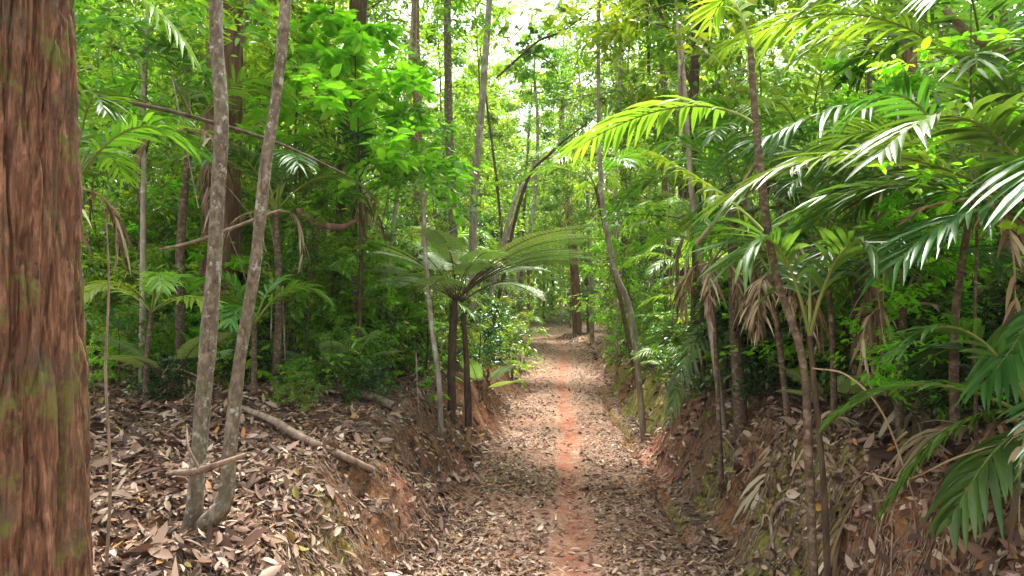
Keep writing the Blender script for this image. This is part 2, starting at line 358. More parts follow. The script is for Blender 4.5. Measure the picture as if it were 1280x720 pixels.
# ------------------------------------------------------------------ leaf litter
rs = np.random.RandomState(5)
def scatter_litter(N, lo=2.4, hi=34, pw=1.25):
    q = rs.rand(N); k = 1-pw
    d = (lo**k+(hi**k-lo**k)*q)**(1/k)
    x = np.where(rs.rand(N) < .86, rs.uniform(-1, 1, N)*np.minimum(.8*d+.4, 9), rs.uniform(-1, 1, N)*(1.3*d+2))+.03*d
    return x, d
def litter_mesh(N):
    x, y = scatter_litter(N)
    u = x-C(y); n = gnorm(x, y)
    keep = np.ones(N)
    onp = np.abs(u) < 1.0
    cl = sstep(-.5, .5, fbm(x*2.2, y*2.2, oct=3, seed=81))
    keep = np.where(onp, (.45+.6*cl)*(.5+.5*np.clip(np.abs(u)/1., 0, 1)), .22+.85*cl)
    keep = keep*np.where(np.abs(u-.0) < .17+.05*vnoise(x*2, y*2, seed=62), .24, 1)
    keep = keep*(1-.62*sstep(.12, .4, 1-n[:, 2]))
    k = rs.rand(N) < keep; x, y, u, n, onp = x[k], y[k], u[k], n[k], onp[k]; m = len(x)
    a = rs.rand(m)*2*np.pi
    D = unit(np.stack([np.cos(a), np.sin(a), rs.normal(0, .32, m)*np.where(onp, .45, 1)], 1)); D = unit(D-n*np.sum(D*n, 1, keepdims=True)*.8)
    Nn = unit(n+rs.normal(0, .32, (m, 3))*np.where(onp, .5, 1)[:, None])
    L = rs.gamma(5, .0098, m)*(1+.025*y)*np.where(onp, .72, 1.0); L = np.clip(L, .025, .15); W = L*rs.uniform(.24, .5, m)
    P = np.stack([x, y, gz(x, y)+rs.uniform(.002, .035, m)*np.where(onp, .4, 1)], 1)-D*L[:, None]/2
    P[:, 2] += np.abs(D[:, 2])*L*.4
    mb = MB(); r = rs.rand(m); r = np.where(onp, np.clip(r*.8+.2, 0, 1), r)
    leaves(mb, P, D, Nn, L, W, fold=rs.uniform(-.15, .6, m), curl=rs.normal(.08, .26, m), rnd=r)
    return mb
lit = litter_mesh(500000).build('leaf_litter', M['litter'])
tag(lit, 'layer of dry tan and brown fallen leaves covering path edges and banks', 'leaf litter', kind='stuff')

# the largest fallen leaves, one object each
LEAFTINT = []
def big_leaf(i):
    rs = np.random.RandomState(100+i); mb = MB()
    L = rs.uniform(.055, .10); W = L*rs.uniform(.26, .45); nS = 9; t = np.linspace(0, 1, nS)
    cu = rs.uniform(-.5, 1.1); tw = rs.uniform(-.8, .8); fo = rs.uniform(.05, .6)
    w = W*.5*np.sin(np.pi*np.clip(t*.97+.02, 0, 1))**.75
    z = L*cu*.35*(t-.5)**2*4*.5+.006
    yb = (t-.5)*L; V = []
    for q in (-1, -.5, 0, .5, 1):
        ph = tw*(t-.5)
        V.append(np.stack([q*w*np.cos(ph), yb+0*t, z+abs(q)*w*fo*(1.2 if q > 0 else .8)+q*w*np.sin(ph)], 1))
    V = np.stack(V, 1)
    i_ = (np.arange(nS-1)[:, None]*5+np.arange(4)[None]).ravel()
    mb.add(V.reshape(-1, 3), np.stack([i_, i_+1, i_+6, i_+5], -1), np.full(len(i_), rs.rand()))
    LEAFTINT.append((mb.A[0][0], cu)); tube(mb, [[0, -L/2-.02, z[0]], [0, -L/2, z[0]], [0, 0, z[4]-.001], [0, L/2*.9, z[-2]-.001]], [.0014, .0014, .001, .0004], 4, a=.3)
    o = mb.build('fallen_leaf', M['litter2'], smooth=True); return o
M['litter2'] = leaf_mat('large dead leaf', [(0, (.08, .042, .026)), (.35, (.20, .125, .08)), (.7, (.36, .26, .19)), (.93, (.52, .42, .33)), (1, (.42, .17, .05))], gloss=.3, rough=.5, trans=.12, tcol=(1, .9, .8), huev=.008, valv=.2)
protos = [big_leaf(i) for i in range(12)]
used = set(); cnt = 0; leafl = []; rs = np.random.RandomState(9)
while cnt < 270:
    y = rs.uniform(2.6, 8.5); x = rs.uniform(-.72, .72)*y
    u = x-float(C(y))
    n = gnorm(np.array([x]), np.array([y]))[0]
    if n[2] < .72 or (abs(u) < .85 and rs.rand() < .8) or abs(u) < .25: continue
    i = rs.randint(12); o = protos[i] if i not in used else protos[i].copy()
    if i in used: SC.collection.objects.link(o)
    used.add(i); cnt += 1
    o.location = (x, y, float(gz(x, y))+.022)
    q = Vector(n).to_track_quat('Z', 'Y').to_euler(); o.rotation_euler = q; o.rotation_euler.rotate_axis('Z', rs.uniform(0, 6.28)); o.rotation_euler.rotate_axis('X', rs.normal(0, .25))
    s = rs.uniform(.7, 1.25); o.scale = (s, s, s)
    tag(o, 'x', 'fallen leaf', 'large fallen leaves'); leafl.append((i, x, y, u, o))

# rootlets and dead stalks hanging on the cut faces
rs = np.random.RandomState(14); mb = MB()
for i in range(4200):
    y = 2.6*(14/2.6)**rs.rand(); side = rs.choice([-1, 1]); u = side*rs.uniform(1.05, 1.95); x = u+float(C(y)); L = rs.uniform(.08, .4)
    p0 = G3(x, y, .015); m = 7; dx = -side*rs.uniform(.4, 1)*L; dy = rs.normal(0, .45)*L
    t = np.linspace(0, 1, m); xx = x+dx*t+rs.normal(0, .012, m); yy = y+dy*t+rs.normal(0, .012, m)
    P = np.stack([xx, yy, gz(xx, yy)+.012+.04*np.sin(t*np.pi)*rs.rand()], 1)
    tube(mb, P, np.linspace(rs.uniform(.0015, .005), .001, m), 4, a=rs.rand())
rt = mb.build('rootlets', M['deadwood']); tag(rt, 'fine brown rootlets and dead stalks trailing down both cut banks', 'rootlets', kind='stuff')

rs = np.random.RandomState(19); mb = MB(); N_ = 3200
x_, y_ = scatter_litter(N_, 2.4, 16, 1.2)
for x, y in zip(x_, y_):
    L = rs.gamma(2, .05)+.03; a = rs.rand()*6.28; q = np.linspace(-.5, .5, 4); xx = x+np.cos(a)*L*q+rs.normal(0, .006, 4); yy = y+np.sin(a)*L*q+rs.normal(0, .006, 4)
    if abs(x-float(C(y))) < .2: continue
    tube(mb, np.stack([xx, yy, gz(xx, yy)+.022+rs.rand()*.02], 1), np.linspace(rs.uniform(.0015, .0045), .001, 4), 4, a=rs.rand())
tag(mb.build('twig_litter', M['deadwood']), 'fine broken twigs mixed through the fallen leaves', 'twigs', kind='stuff')

# ------------------------------------------------------------------ woody plants
def plant(rs, H, r0, base, spread, limbs, twigs, lpt, leafL, wr=.38, lean=.05, wob=.03, up=.5, k=7, scat=.12, taper=.35, dro=.2):
    """returns (wood, foliage): trunk with limbs and twigs, leaves in sprays along every twig"""
    wd, fo = MB(), MB()
    n = 14; t = np.linspace(0, 1, n); a = rs.rand()*6.28
    P = np.stack([np.cos(a)*lean*H*t**1.5+np.cumsum(rs.normal(0, wob*H/n*2, n))*t, np.sin(a)*lean*H*t**1.5+np.cumsum(rs.normal(0, wob*H/n*2, n))*t, H*t], 1); P[0, :2] = 0
    P[0, 2] = -.15
    rad = r0*(1-(1-taper*.4)*t); rad[0] *= 1.25
    tube(wd, P, rad, k)
    LP, LD, LN, LL = [], [], [], []
    for j in range(limbs):
        h = base+(1-base)*((j+rs.rand())/limbs); p = np.array([np.interp(h, t, P[:, q]) for q in range(3)])
        az = j*2.4+rs.uniform(-.5, .5); L = spread*(1-.55*abs(h-base)/(1-base+1e-6))*rs.uniform(.65, 1.2)
        d = np.array([np.cos(az), np.sin(az), up*rs.uniform(.4, 1.4)])
        e = p+d*L; mid = p+d*L*.5+np.array([0, 0, L*.12])+rs.normal(0, .05*L, 3); e[2] -= L*dro
        B = bez(p, mid, e, 8); rl = max(r0*(1-h*.7)*.35, .003)
        tube(wd, B, np.linspace(rl, rl*.25, 8), 5)
        for q in range(twigs):
            s = .25+.75*(q+rs.rand())/twigs; bp = np.array([np.interp(s, np.linspace(0, 1, 8), B[:, c]) for c in range(3)])
            td = unit(d*np.array([1, 1, .3])*rs.uniform(.3, 1)+rs.normal(0, .65, 3)*np.array([1, 1, .6])); tl = L*rs.uniform(.22, .48)
            te = bp+td*tl-np.array([0, 0, dro*tl*.5])
            tube(wd, [bp, (bp+te)/2+rs.normal(0, .03*tl, 3), te], [rl*.3, rl*.2, rl*.08], 4)
            m = lpt; s2 = rs.uniform(.1, 1.05, m)[:, None]; pp = bp+(te-bp)*s2+rs.normal(0, scat*tl, (m, 3))
            sd = np.cross(td, [0, 0, 1.]); sd = sd/(np.linalg.norm(sd)+1e-6); sg = rs.choice([-1, 1], m)[:, None]
            LP.append(pp); LD.append(td*rs.uniform(.2, 1, (m, 1))+sd*sg*rs.uniform(.3, 1, (m, 1))+np.array([0, 0, -.25])+rs.normal(0, .25, (m, 3)))
            LN.append(np.array([0, 0, 1.])+rs.normal(0, .4, (m, 3))); LL.append(leafL*rs.uniform(.55, 1.2, m))
    LP, LD, LN, LL = map(np.concatenate, (LP, LD, LN, LL))
    cl = .5+.35*vnoise(LP[:, 0]/spread*3, LP[:, 1]/spread*3, LP[:, 2]/spread*3, seed=2)   # some sprays are younger growth
    leaves(fo, LP, LD, LN, LL, LL*wr*rs.uniform(.8, 1.2, len(LL)), fold=.15, curl=rs.normal(-.1, .1, len(LL)), rnd=np.clip(cl+rs.normal(0, .2, len(LL)), 0, 1))
    return wd, fo
def make(name, seed, bark_, leaf_, parts=('trunk', 'crown'), **kw):
    rs = np.random.RandomState(seed); wd, fo = plant(rs, **kw)
    root = empty(name, (0, 0, 0)); wd.build(parts[0], M[bark_], root, smooth=True); fo.build(parts[1], M[leaf_], root); return root
def palm_proto(name, seed, stemh, nf, L, lmax, leafm, w=.035, r=.035, dry=2, bark_='bark_cane', elev=(20, 80), droop=.5):
    rs = np.random.RandomState(seed); root = empty(name, (0, 0, 0))
    s = MB(); n = 12; t = np.linspace(0, 1, n); lx, ly = rs.normal(0, .06, 2)*stemh
    P = np.stack([lx*t**2, ly*t**2, -.1+(stemh+.1)*t], 1); tube(s, P, r*(1.1-.3*t), 8, rough=.1, seed=seed)
    s.build('stem', M[bark_], root, smooth=True); top = P[-1]
    for i in range(nf+dry):
        az = i*2.4+rs.uniform(-.3, .3); el = R(elev[0]+(elev[1]-elev[0])*(i % nf)/nf); isd = i >= nf
        ll = L*rs.uniform(.8, 1.1); 
        if isd: el = R(rs.uniform(-20, 5)); ll *= .8
        h = np.array([np.cos(az), np.sin(az), 0]); a = top; b = a+h*ll*.5*math.cos(el)+np.array([0, 0, ll*.55*math.sin(el)+(0 if isd else .15*ll)])
        c = a+h*ll*(.85*math.cos(el)+.12)+np.array([0, 0, ll*.75*math.sin(el)-ll*(.28 if not isd else .6)])
        if isd: c = a+h*ll*.3+np.array([0, 0, -ll*.85]); b = a+h*ll*.45
        br, bl = MB(), MB()
        frond(br, bl, a, b, c, n=int(14+ll*10), lmax=lmax*(.5 if isd else .85), w=w*(.7 if isd else .75), droop=droop*(1.5 if isd else .8), rs=rs, r=.010, ragged=.5 if isd else .05, roll=rs.normal(0, .25), tint=rs.rand())
        f = bl.build('frond', M['dry' if isd else leafm], root)
        br.build('frond_stalk', M['dryrachis' if isd else 'rachis'], f)
    return root
def copy_deep(o, loc, rz, s, label, group, tilt=(0, 0)):
    r = copy_thing(o, loc, rz, s, label, group, tilt)
    for a, b in zip(o.children, [c for c in r.children]): pass
    return r
def ctree(o, parent=None):
    c = o.copy(); SC.collection.objects.link(c)
    if parent is not None: c.parent = parent
    for ch in o.children: ctree(ch, c)
    return c
class Kind:
    """a set of built prototypes; the first placing moves the prototype itself, later ones copy it with its parts"""
    def __init__(s, protos, cat): s.p = protos; s.used = set(); s.cat = cat
    def put(s, i, loc, rz, sc, label, group=None, tilt=(0, 0)):
        i %= len(s.p); o = s.p[i]
        if i in s.used: o = ctree(o)
        s.used.add(i)
        o.location = [float(v) for v in loc]; o.rotation_euler = (tilt[0], tilt[1], rz); o.scale = (sc,)*3
        tag(o, label, s.cat, group)
        if not group and 'group' in o: del o['group']
        return o

# kinds
tall = Kind([make('forest_tree', 10+i, ['bark_grey', 'bark_dark', 'bark_red', 'bark_grey', 'bark_lichen'][i], 'canopy', H=[17, 20, 15, 18, 13][i], r0=[.14, .2, .17, .11, .1][i],
    base=[.42, .4, .35, .3, .3][i], spread=[3.4, 4, 3.2, 3, 2.6][i], limbs=22, twigs=9, lpt=38, leafL=.19, wr=.42, scat=.22, wob=.02) for i in range(5)], 'tree')
pole = Kind([make('slender_tree', 30+i, ['bark_grey', 'bark_lichen', 'bark_dark', 'bark_grey'][i], ['under', 'canopy', 'under', 'canopy'][i], H=[9, 8, 7, 10][i], r0=[.045, .04, .035, .055][i],
    base=[.45, .4, .3, .5][i], spread=[1.7, 1.5, 1.4, 2][i], limbs=15, twigs=8, lpt=34, leafL=.115, wr=.4, scat=.2, wob=.05, lean=.08) for i in range(4)], 'tree')
sap = Kind([make('sapling', 50+i, ['bark_dark', 'bark_grey', 'bark_cane', 'bark_grey', 'bark_dark'][i], ['under', 'under', 'canopy', 'dark', 'lime'][i], ('stem', 'foliage'), H=[4.2, 3.4, 5, 3.8, 3][i], r0=.018,
    base=.12, spread=[1.0, .9, 1.2, 1.0, .9][i], limbs=22, twigs=8, lpt=17, leafL=[.095, .08, .09, .12, .10][i], wr=[.38, .45, .35, .32, .42][i], scat=.12, wob=.06, lean=.1) for i in range(5)], 'sapling')
shrub = Kind([make('shrub', 70+i, 'bark_dark', ['under', 'dark', 'under', 'lime', 'dark'][i], ('stem', 'foliage'), H=[1.3, 1.0, 1.7, 1.4, .8][i], r0=.012,
    base=.05, spread=[.8, .7, .9, .7, .6][i], limbs=18, twigs=7, lpt=16, leafL=[.075, .09, .065, .095, .06][i], wr=[.4, .35, .42, .45, .4][i], scat=.12, wob=.08) for i in range(5)], 'shrub')
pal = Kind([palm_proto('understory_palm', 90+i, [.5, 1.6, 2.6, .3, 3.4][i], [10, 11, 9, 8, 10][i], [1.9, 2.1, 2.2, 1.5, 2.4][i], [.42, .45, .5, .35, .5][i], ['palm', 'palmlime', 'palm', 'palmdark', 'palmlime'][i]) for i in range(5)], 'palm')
seed_ = Kind([make('seedling', 110+i, 'rachis', ['under', 'dark', 'lime', 'under'][i], ('stem', 'foliage'), H=[.35, .25, .45, .3][i], r0=.004, base=.2, spread=[.2, .16, .22, .18][i], limbs=6, twigs=2, lpt=4,
    leafL=[.09, .07, .10, .06][i], wr=.42, scat=.05, wob=.1) for i in range(4)], 'seedling')

def bare(seed, H):
    rs = np.random.RandomState(seed); mb = MB(); n = 10; t = np.linspace(0, 1, n); P = np.stack([np.cumsum(rs.normal(0, .035*H/n*3, n)), np.cumsum(rs.normal(0, .035*H/n*3, n)), H*t-.1], 1)
    tube(mb, P, np.linspace(.016, .005, n), 6)
    for i in range(7):
        k = rs.randint(3, n-1); a = rs.rand()*6.28; L = rs.uniform(.2, .8); d = np.array([np.cos(a), np.sin(a), rs.uniform(-.2, 1.2)])*L
        tube(mb, [P[k], P[k]+d*.5+rs.normal(0, .05, 3), P[k]+d], [.006, .004, .0015], 4)
    root = empty('dead_sapling', (0, 0, 0)); mb.build('stem', M[['bark_grey', 'deadwood', 'bark_cane', 'bark_dark'][seed % 4]], root, smooth=True); return root
bares = Kind([bare(i, [2.6, 3.6, 4.5, 3][i]) for i in range(4)], 'dead sapling')
def hit(px, py, dz=0., Y0=2.3):
    Ys = np.arange(Y0, 40, .02); d = at(px, py, 1.)-np.array([0, 0, CAM_H]); Pz = CAM_H+d[2]*Ys; g = gz(d[0]*Ys, Ys)
    k = np.argmax(Pz < g) if (Pz < g).any() else len(Ys)-1
    return np.array([d[0]*Ys[k], Ys[k], g[k]+dz])
def lateral(x, y):
    px = 640+x/y*FPX if y > 2.5 else (-99 if x < 0 else 1999)
    for lim, ph in ((-40, 'left of the thick rough trunk'), (112, 'behind the thick rough trunk'), (232, 'beside the double-stemmed tree'), (395, 'behind the double-stemmed tree'),
                    (540, 'left of the tree fern'), (655, 'behind the tree fern'), (745, 'at the end of the path'), (860, 'right of the path'),
                    (1010, 'behind the thin bent palm stem'), (1300, 'behind the right bank palms')):
        if px < lim: return ph
    return 'beyond the right bank palms'
DESC = {'bare': ['bare grey dead sapling', 'bare brown dead sapling', 'tall bare reddish sapling', 'bare dark dead sapling'],
        'tall': ['tall grey forest tree', 'thick dark forest tree', 'red-barked forest tree', 'narrow grey forest tree', 'lichen-mottled forest tree'],
        'pole': ['thin grey pole tree', 'thin mottled pole tree', 'thin dark pole tree', 'lanky pale pole tree'],
        'sap': ['dark-stemmed leafy sapling', 'round-leaved grey-stemmed sapling', 'tall light green sapling', 'long-leaved dark sapling', 'lime-leaved sapling'],
        'shrub': ['mid-green shrub', 'dark glossy-leaved shrub', 'tall wispy green shrub', 'lime-leaved shrub', 'low small-leaved dark shrub'],
        'pal': ['low stemless green palm', 'bright green short-stemmed palm', 'green palm with dead fronds', 'small dark ground palm', 'tall bright green palm'],
        'seed': ['mid-green seedling', 'tiny dark seedling', 'lime-leaved seedling', 'broad-leaved seedling']}
GRP = {'bare': 'bare dead saplings', 'tall': 'tall forest trees', 'pole': 'thin pole trees', 'sap': 'saplings of the undergrowth', 'shrub': 'shrubs of the undergrowth', 'pal': 'understory palms', 'seed': 'seedlings in the leaf litter'}
rs = np.random.RandomState(77); placed = []; tolabel = {}
def put(kind, key, i, x, y, sc, rz, tilt=(0, 0), dz=-.02):
    i %= len(kind.p); o = kind.put(i, G3(x, y, dz), rz, sc, '', GRP[key], tilt)
    dep = 'in front' if y < 8 else 'further back' if y < 14 else 'far back' if y < 26 else 'deep inside'
    tolabel.setdefault((DESC[key][i], lateral(x, y), dep), []).append((x/y, o)); placed.append((x, y, key)); return o
def scatter(kind, key, n, ymin, ymax, clear, mind, smin=.8, smax=1.25, pw=1., ok=None, half=.95):
    c = 0; tries = 0
    while c < n and tries < n*60:
        tries += 1
        y = ymin+(ymax-ymin)*rs.rand()**pw; x = rs.uniform(-half, half)*(y+3)
        if y < 37 and abs(x-float(C(y))) < clear+(0.4 if y > 22 else 0): continue
        if ok and not ok(x, y): continue
        if key != 'seed' and y < 9.2 and -.20 < x/y < .03: continue
        if any((x-a)**2+(y-b)**2 < mind**2 for a, b, k in placed if k == key): continue
        put(kind, key, rs.randint(100), x, y, rs.uniform(smin, smax), rs.uniform(0, 6.28), (rs.normal(0, .04), rs.normal(0, .04))); c += 1
    return c
def finish_labels():
    for i, x, y, u, o in leafl:
        r, cu = LEAFTINT[i]; d = ('arched ' if cu > .5 else 'flat ')+('dark brown' if r < .3 else 'brown' if r < .55 else 'pale tan' if r < .93 else 'rusty orange')+' fallen leaf'
        px = 640+x/y*FPX; l = 'on the path' if abs(u) < 1 else ('on left bank by thick trunk' if px < 170 else 'on left bank by double-stemmed tree' if px < 330 else 'on left bank near dead branch') if u < 0 else 'on right bank'
        tolabel.setdefault((d, l, 'lowest in view' if y < 3.6 else 'near foreground' if y < 5.2 else 'further back'), []).append((x/y, o))
    for (d, l, dep), L in tolabel.items():
        L.sort(key=lambda q: q[0]); n = len(L)
        pre = {1: [''], 2: ['left-hand ', 'right-hand '], 3: ['leftmost ', 'middle ', 'rightmost '], 4: ['leftmost ', 'second from left ', 'second from right ', 'rightmost '],
               5: ['leftmost ', 'second from left ', 'middle ', 'second from right ', 'rightmost ']}.get(n, ['']*n)
        for p, (q, o) in zip(pre, L): o['label'] = p+d+' '+l+', '+dep
gap = lambda x, y: not (y < 45 and abs(x/y-.06) < .075) and not (y < 10 and abs(x) < 5)
scatter(tall, 'tall', 130, 11, 62, 2.3, 2.2, .8, 1.2, .8, gap)
scatter(pole, 'pole', 150, 7.5, 45, 1.4, .8, .7, 1.15, .8, lambda x, y: not (y < 40 and abs(x/y-.06) < .03))
scatter(sap, 'sap', 290, 7, 42, 1.6, .5, .8, 1.3, .85, lambda x, y: not (y < 13 and 0 < x-float(C(y)) < 2.3) and not (x < 0 and y < 7.5 and x > -3))
scatter(shrub, 'shrub', 290, 7.2, 30, 1.3, .36, .8, 1.4, .95, lambda x, y: (y > 9 or abs(x-float(C(y))) > 1.5) and abs(x-float(C(y))) > (2.0 if y < 12 else 1.75)+.03*max(y-10, 0))
scatter(pal, 'pal', 70, 7.5, 30, 2.0, 1.1, .75, 1.25, .8)
scatter(seed_, 'seed', 90, 5.6, 13, 1.35, .25, .5, 1.1)
scatter(bares, 'bare', 150, 6.8, 24, 1.25, .35, .7, 1.3, .9)
put(sap, 'sap', 4, (1150-640)/FPX*3.9, 3.9, .5, 1.); put(sap, 'sap', 0, (1290-640)/FPX*3.5, 3.5, .7, 2.); put(sap, 'sap', 4, (1075-640)/FPX*5.4, 5.4, .9, 3.)
for px, Y, i, sc in ((835, 11.5, 0, .8), (822, 12.9, 2, .8), (865, 10.5, 4, 1.0), (795, 15, 2, .8), (892, 9.3, 0, .8), (612, 12.5, 0, 1.2), (598, 10.8, 4, 1.3), (632, 15.5, 2, 1.2), (635, 19, 0, 1.1), (780, 19, 3, .8), (905, 8.2, 4, 1.0), (945, 7.4, 0, .8),
                     (500, 9.3, 4, 1.1), (450, 8.0, 0, .9), (1120, 5.2, 4, 1.2), (1180, 4.6, 1, .9), (1240, 4.1, 4, 1.1), (1270, 3.6, 1, .7), (1060, 5.6, 2, .8), (960, 6.1, 4, 1)):
    put(shrub, 'shrub', i, (px-640)/FPX*Y, Y, sc, px*1.3)
for k_, (px, Y, i, sc) in enumerate([(850, 9.4, 0, .5), (880, 8.6, 1, .5), (925, 7.4, 0, .45), (900, 9.8, 1, .65), (885, 8.3, 4, .5), (940, 7.2, 0, .6), (990, 6.2, 1, .6), (1050, 6.4, 0, .7), (1100, 5.8, 3, .8), (1150, 5.2, 0, .6), (1210, 5.4, 1, .6), (980, 8.2, 2, .7), (865, 10.5, 2, .6),
        (1230, 6.6, 2, .8), (140, 6.8, 0, .55), (175, 8, 1, .6), (250, 7.6, 0, .6), (300, 8.4, 2, .6), (380, 8, 0, .6), (430, 9, 1, .6), (500, 9.6, 0, .6), (225, 9.2, 2, .7), (610, 11.5, 0, .5), (540, 11, 1, .6), (640, 16, 1, .6), (805, 16, 1, .6), (1265, 4.6, 0, .5)]):
    put(pal, 'pal', i, (px-640)/FPX*Y, Y, sc, k_*1.9)
rq = np.random.RandomState(25)
for k_ in range(44):
    Y = rq.uniform(5.8, 8.6); px = rq.uniform(120, 500) if k_ % 3 else rq.uniform(930, 1250)
    if px > 640: Y -= 1.0
    if abs((px-640)/FPX*Y-float(C(Y))) < 1.75: continue
    put(shrub, 'shrub', [0, 2, 4, 3][k_ % 4], (px-640)/FPX*Y, Y, rq.uniform(.28, .6), k_)
rq = np.random.RandomState(15)
for k_ in range(30):
    Y = rq.uniform(7.0, 10.5); px = rq.uniform(100, 470)
    put(sap, 'sap', [0, 1, 2, 4][k_ % 4], (px-640)/FPX*Y, Y, rq.uniform(.45, .95), k_)
rq = np.random.RandomState(5)
for k_ in range(34):
    Y = rq.uniform(7.4, 10.5); px = rq.uniform(115, 560) if k_ % 3 else rq.uniform(915, 1200)
    if px > 640: Y -= 1.2
    put(shrub, 'shrub', [2, 0, 4, 1, 3][k_ % 5], (px-640)/FPX*Y, Y, rq.uniform(.75, 1.3), k_)
for px, Y, i, sc in ((600, 34, 0, .75), (660, 42, 2, .7), (700, 46, 3, .62), (735, 36, 4, .7), (585, 27, 3, .8), (765, 30, 0, .75), (630, 50, 1, .7), (790, 24, 4, .85), (560, 22, 4, .85), (680, 52, 4, 1.1), (720, 54, 2, 1.1), (650, 30, 4, .95), (648, 38, 3, .9), (715, 44, 0, .95), (740, 28, 3, .85), (690, 58, 1, 1.)):
    put(tall, 'tall', i, (px-640)/FPX*Y, Y, sc, px)
# forest goes on beside and behind the camera; unseen, added to block open sky
for x, y, i in ((3.6, 1.4, 0), (4.4, -.4, 1), (5.6, 2.2, 2), (3.5, -2.4, 3), (6.5, -1.5, 0), (-3.4, -.8, 1), (-4.6, 1.2, 2), (-3.2, -3.2, 3), (-6, -1, 0), (4.5, 3.4, 1)): put(pole, 'pole', i, x, y, .85, x*2)
for x, y, i in ((3.3, .4, 1), (3.9, 2.0, 0), (4.6, 1.0, 2), (-3.0, .2, 1), (3.2, -1.5, 2)): put(pal, 'pal', i, x, y, .95, x*3)
# the solid green depth of the forest, nobody could count it
rs = np.random.RandomState(21); mb = MB(); m = 120000
th = rs.uniform(-.95, .95, m); d = rs.uniform(48, 75, m); x = np.sin(th)*d; y = np.cos(th)*d; hh = rs.rand(m)**.8*np.where(np.abs(th-.06) < .1, 17, 27)*(.7+.4*vnoise(x*.15, y*.15, seed=5))
P = np.stack([x, y, gz(x, y)+hh], 1); leaves(mb, P, rs.normal(0, 1, (m, 3)), np.array([0, -.3, 1.])+rs.normal(0, .5, (m, 3)), rs.uniform(.35, .7, m), rs.uniform(.2, .32, m), rnd=np.clip(.5+.4*vnoise(x*.3, y*.3, hh*.3, seed=9)+rs.normal(0, .15, m), 0, 1))
tag(mb.build('far_foliage', M['canopy']), 'dense mass of far green forest foliage closing off the view', 'foliage', kind='stuff')
#HERO
def ln(name, pts, rad, mat, label, cat, group=None, k=8, n=None, rough=.12, seed=0, cap=True, more=()):
    """a log, stick or vine: one tapered tube with side branches in the same mesh"""
    mb = MB(); n = n or 6*len(pts); P = spline(pts, n); tube(mb, P, np.interp(np.linspace(0, 1, n), np.linspace(0, 1, len(rad)), rad), k, cap=cap, rough=rough, seed=seed)
    for mp, mr in more: Q = spline(mp, 5*len(mp)); tube(mb, Q, np.linspace(mr[0], mr[1], len(Q)), 6, rough=rough, seed=seed+1)
    off = np.array(pts[0], float); o = mb.build(name, M[mat], smooth=True, off=off); o.location = [float(v) for v in off]
    return tag(o, label, cat, group)
def big_trunk(root, base, H, r, seed, fine, mat, depth=.018, freq=11.):
    b = np.asarray(base, float); na = 420 if fine else 120
    zz = np.concatenate([np.arange(-.3, 4.4, .007 if fine else .03), np.arange(4.4, H, .12)]) if fine else np.arange(-.3, H, .04)
    th = np.linspace(0, 2*np.pi, na, endpoint=False); T, Zz = np.meshgrid(th, zz)
    cx, cy_ = np.cos(T), np.sin(T); wv = .25*fbm(cx*2, cy_*2, Zz*1.3, 3, seed)
    f = freq*r*5; w2 = Zz+.12*fbm(cx*3, cy_*3, Zz*2, 3, seed+9)
    q = fbm(cx*f*.36+wv, cy_*f*.36+wv, Zz*1.3, 4, seed+1); ridge = np.clip(1-np.abs(q)*3.0, 0, 1)
    def terr(v, k): v = v*k; fl = np.floor(v); return (fl+sstep(.0, .22, v-fl))/k
    q3 = fbm(cx*f*.55+wv, cy_*f*.55, w2*2.0, 4, seed+2); q4 = fbm(cx*f*1.3, cy_*f*1.3+wv, w2*6, 3, seed+3)
    tex = -1.5*ridge**2+.9*terr(q3, 4.5)+.35*terr(q4, 3)+.12*fbm(cx*f*5, cy_*f*5, Zz*22, 2, seed+4)
    rr = r*(1+.06*fbm(cx*.8, cy_*.8, Zz*.5, 2, seed+5))*(1+.35*np.exp(-Zz/.5)*(1+.4*np.cos(3*T+seed)))*(1-.035*Zz/1)**1 if H < 20 else r
    rr = np.maximum(rr, r*.45)+depth*tex
    V = np.stack([cx*rr-(.035*np.clip(Zz-.9, 0, 3) if fine else 0), cy_*rr, Zz], -1); nz = len(zz)
    i = np.arange(nz-1)[:, None]*na; j = np.arange(na)[None]
    F = np.stack([i+j, i+(j+1) % na, i+na+(j+1) % na, i+na+j], -1).reshape(-1, 4)
    mb = MB(); mb.add(V.reshape(-1, 3), F); return mb.build('trunk', M[mat], root, smooth=True)
def crown_only(root, seed, z0, spread, leafm, limbs=14, H=6, leafL=.16, off=(0, 0), lpt=30, woodm='bark_dark', dro=.1):
    rs = np.random.RandomState(seed); wd, fo = plant(rs, H=H, r0=.07, base=.15, spread=spread, limbs=limbs, twigs=7, lpt=lpt, leafL=leafL, scat=.22, dro=dro)
    for o in (wd.build('limbs', M[woodm], root, smooth=True), fo.build('crown', M[leafm], root)): o.location = (off[0], off[1], z0)
# --- thick rough trunk in the left foreground
bx = G3(-1.57, 2.1); t_ = empty('forest_tree', bx, 'thick rough red-brown mossy trunk filling the left edge, closest to the camera', 'tree')
big_trunk(t_, bx, 11, .221, 3, True, 'bark_big', .018, 10); crown_only(t_, 5, 8, 2.6, 'canopy', off=(-.3, .2))
bx = gpx(275, 7.6); t_ = empty('forest_tree', bx, 'straight fibrous red-brown trunk standing directly behind the double-stemmed tree', 'tree')
big_trunk(t_, bx, 13, .215, 8, False, 'bark_red', .014, 12); crown_only(t_, 6, 9, 3, 'canopy')
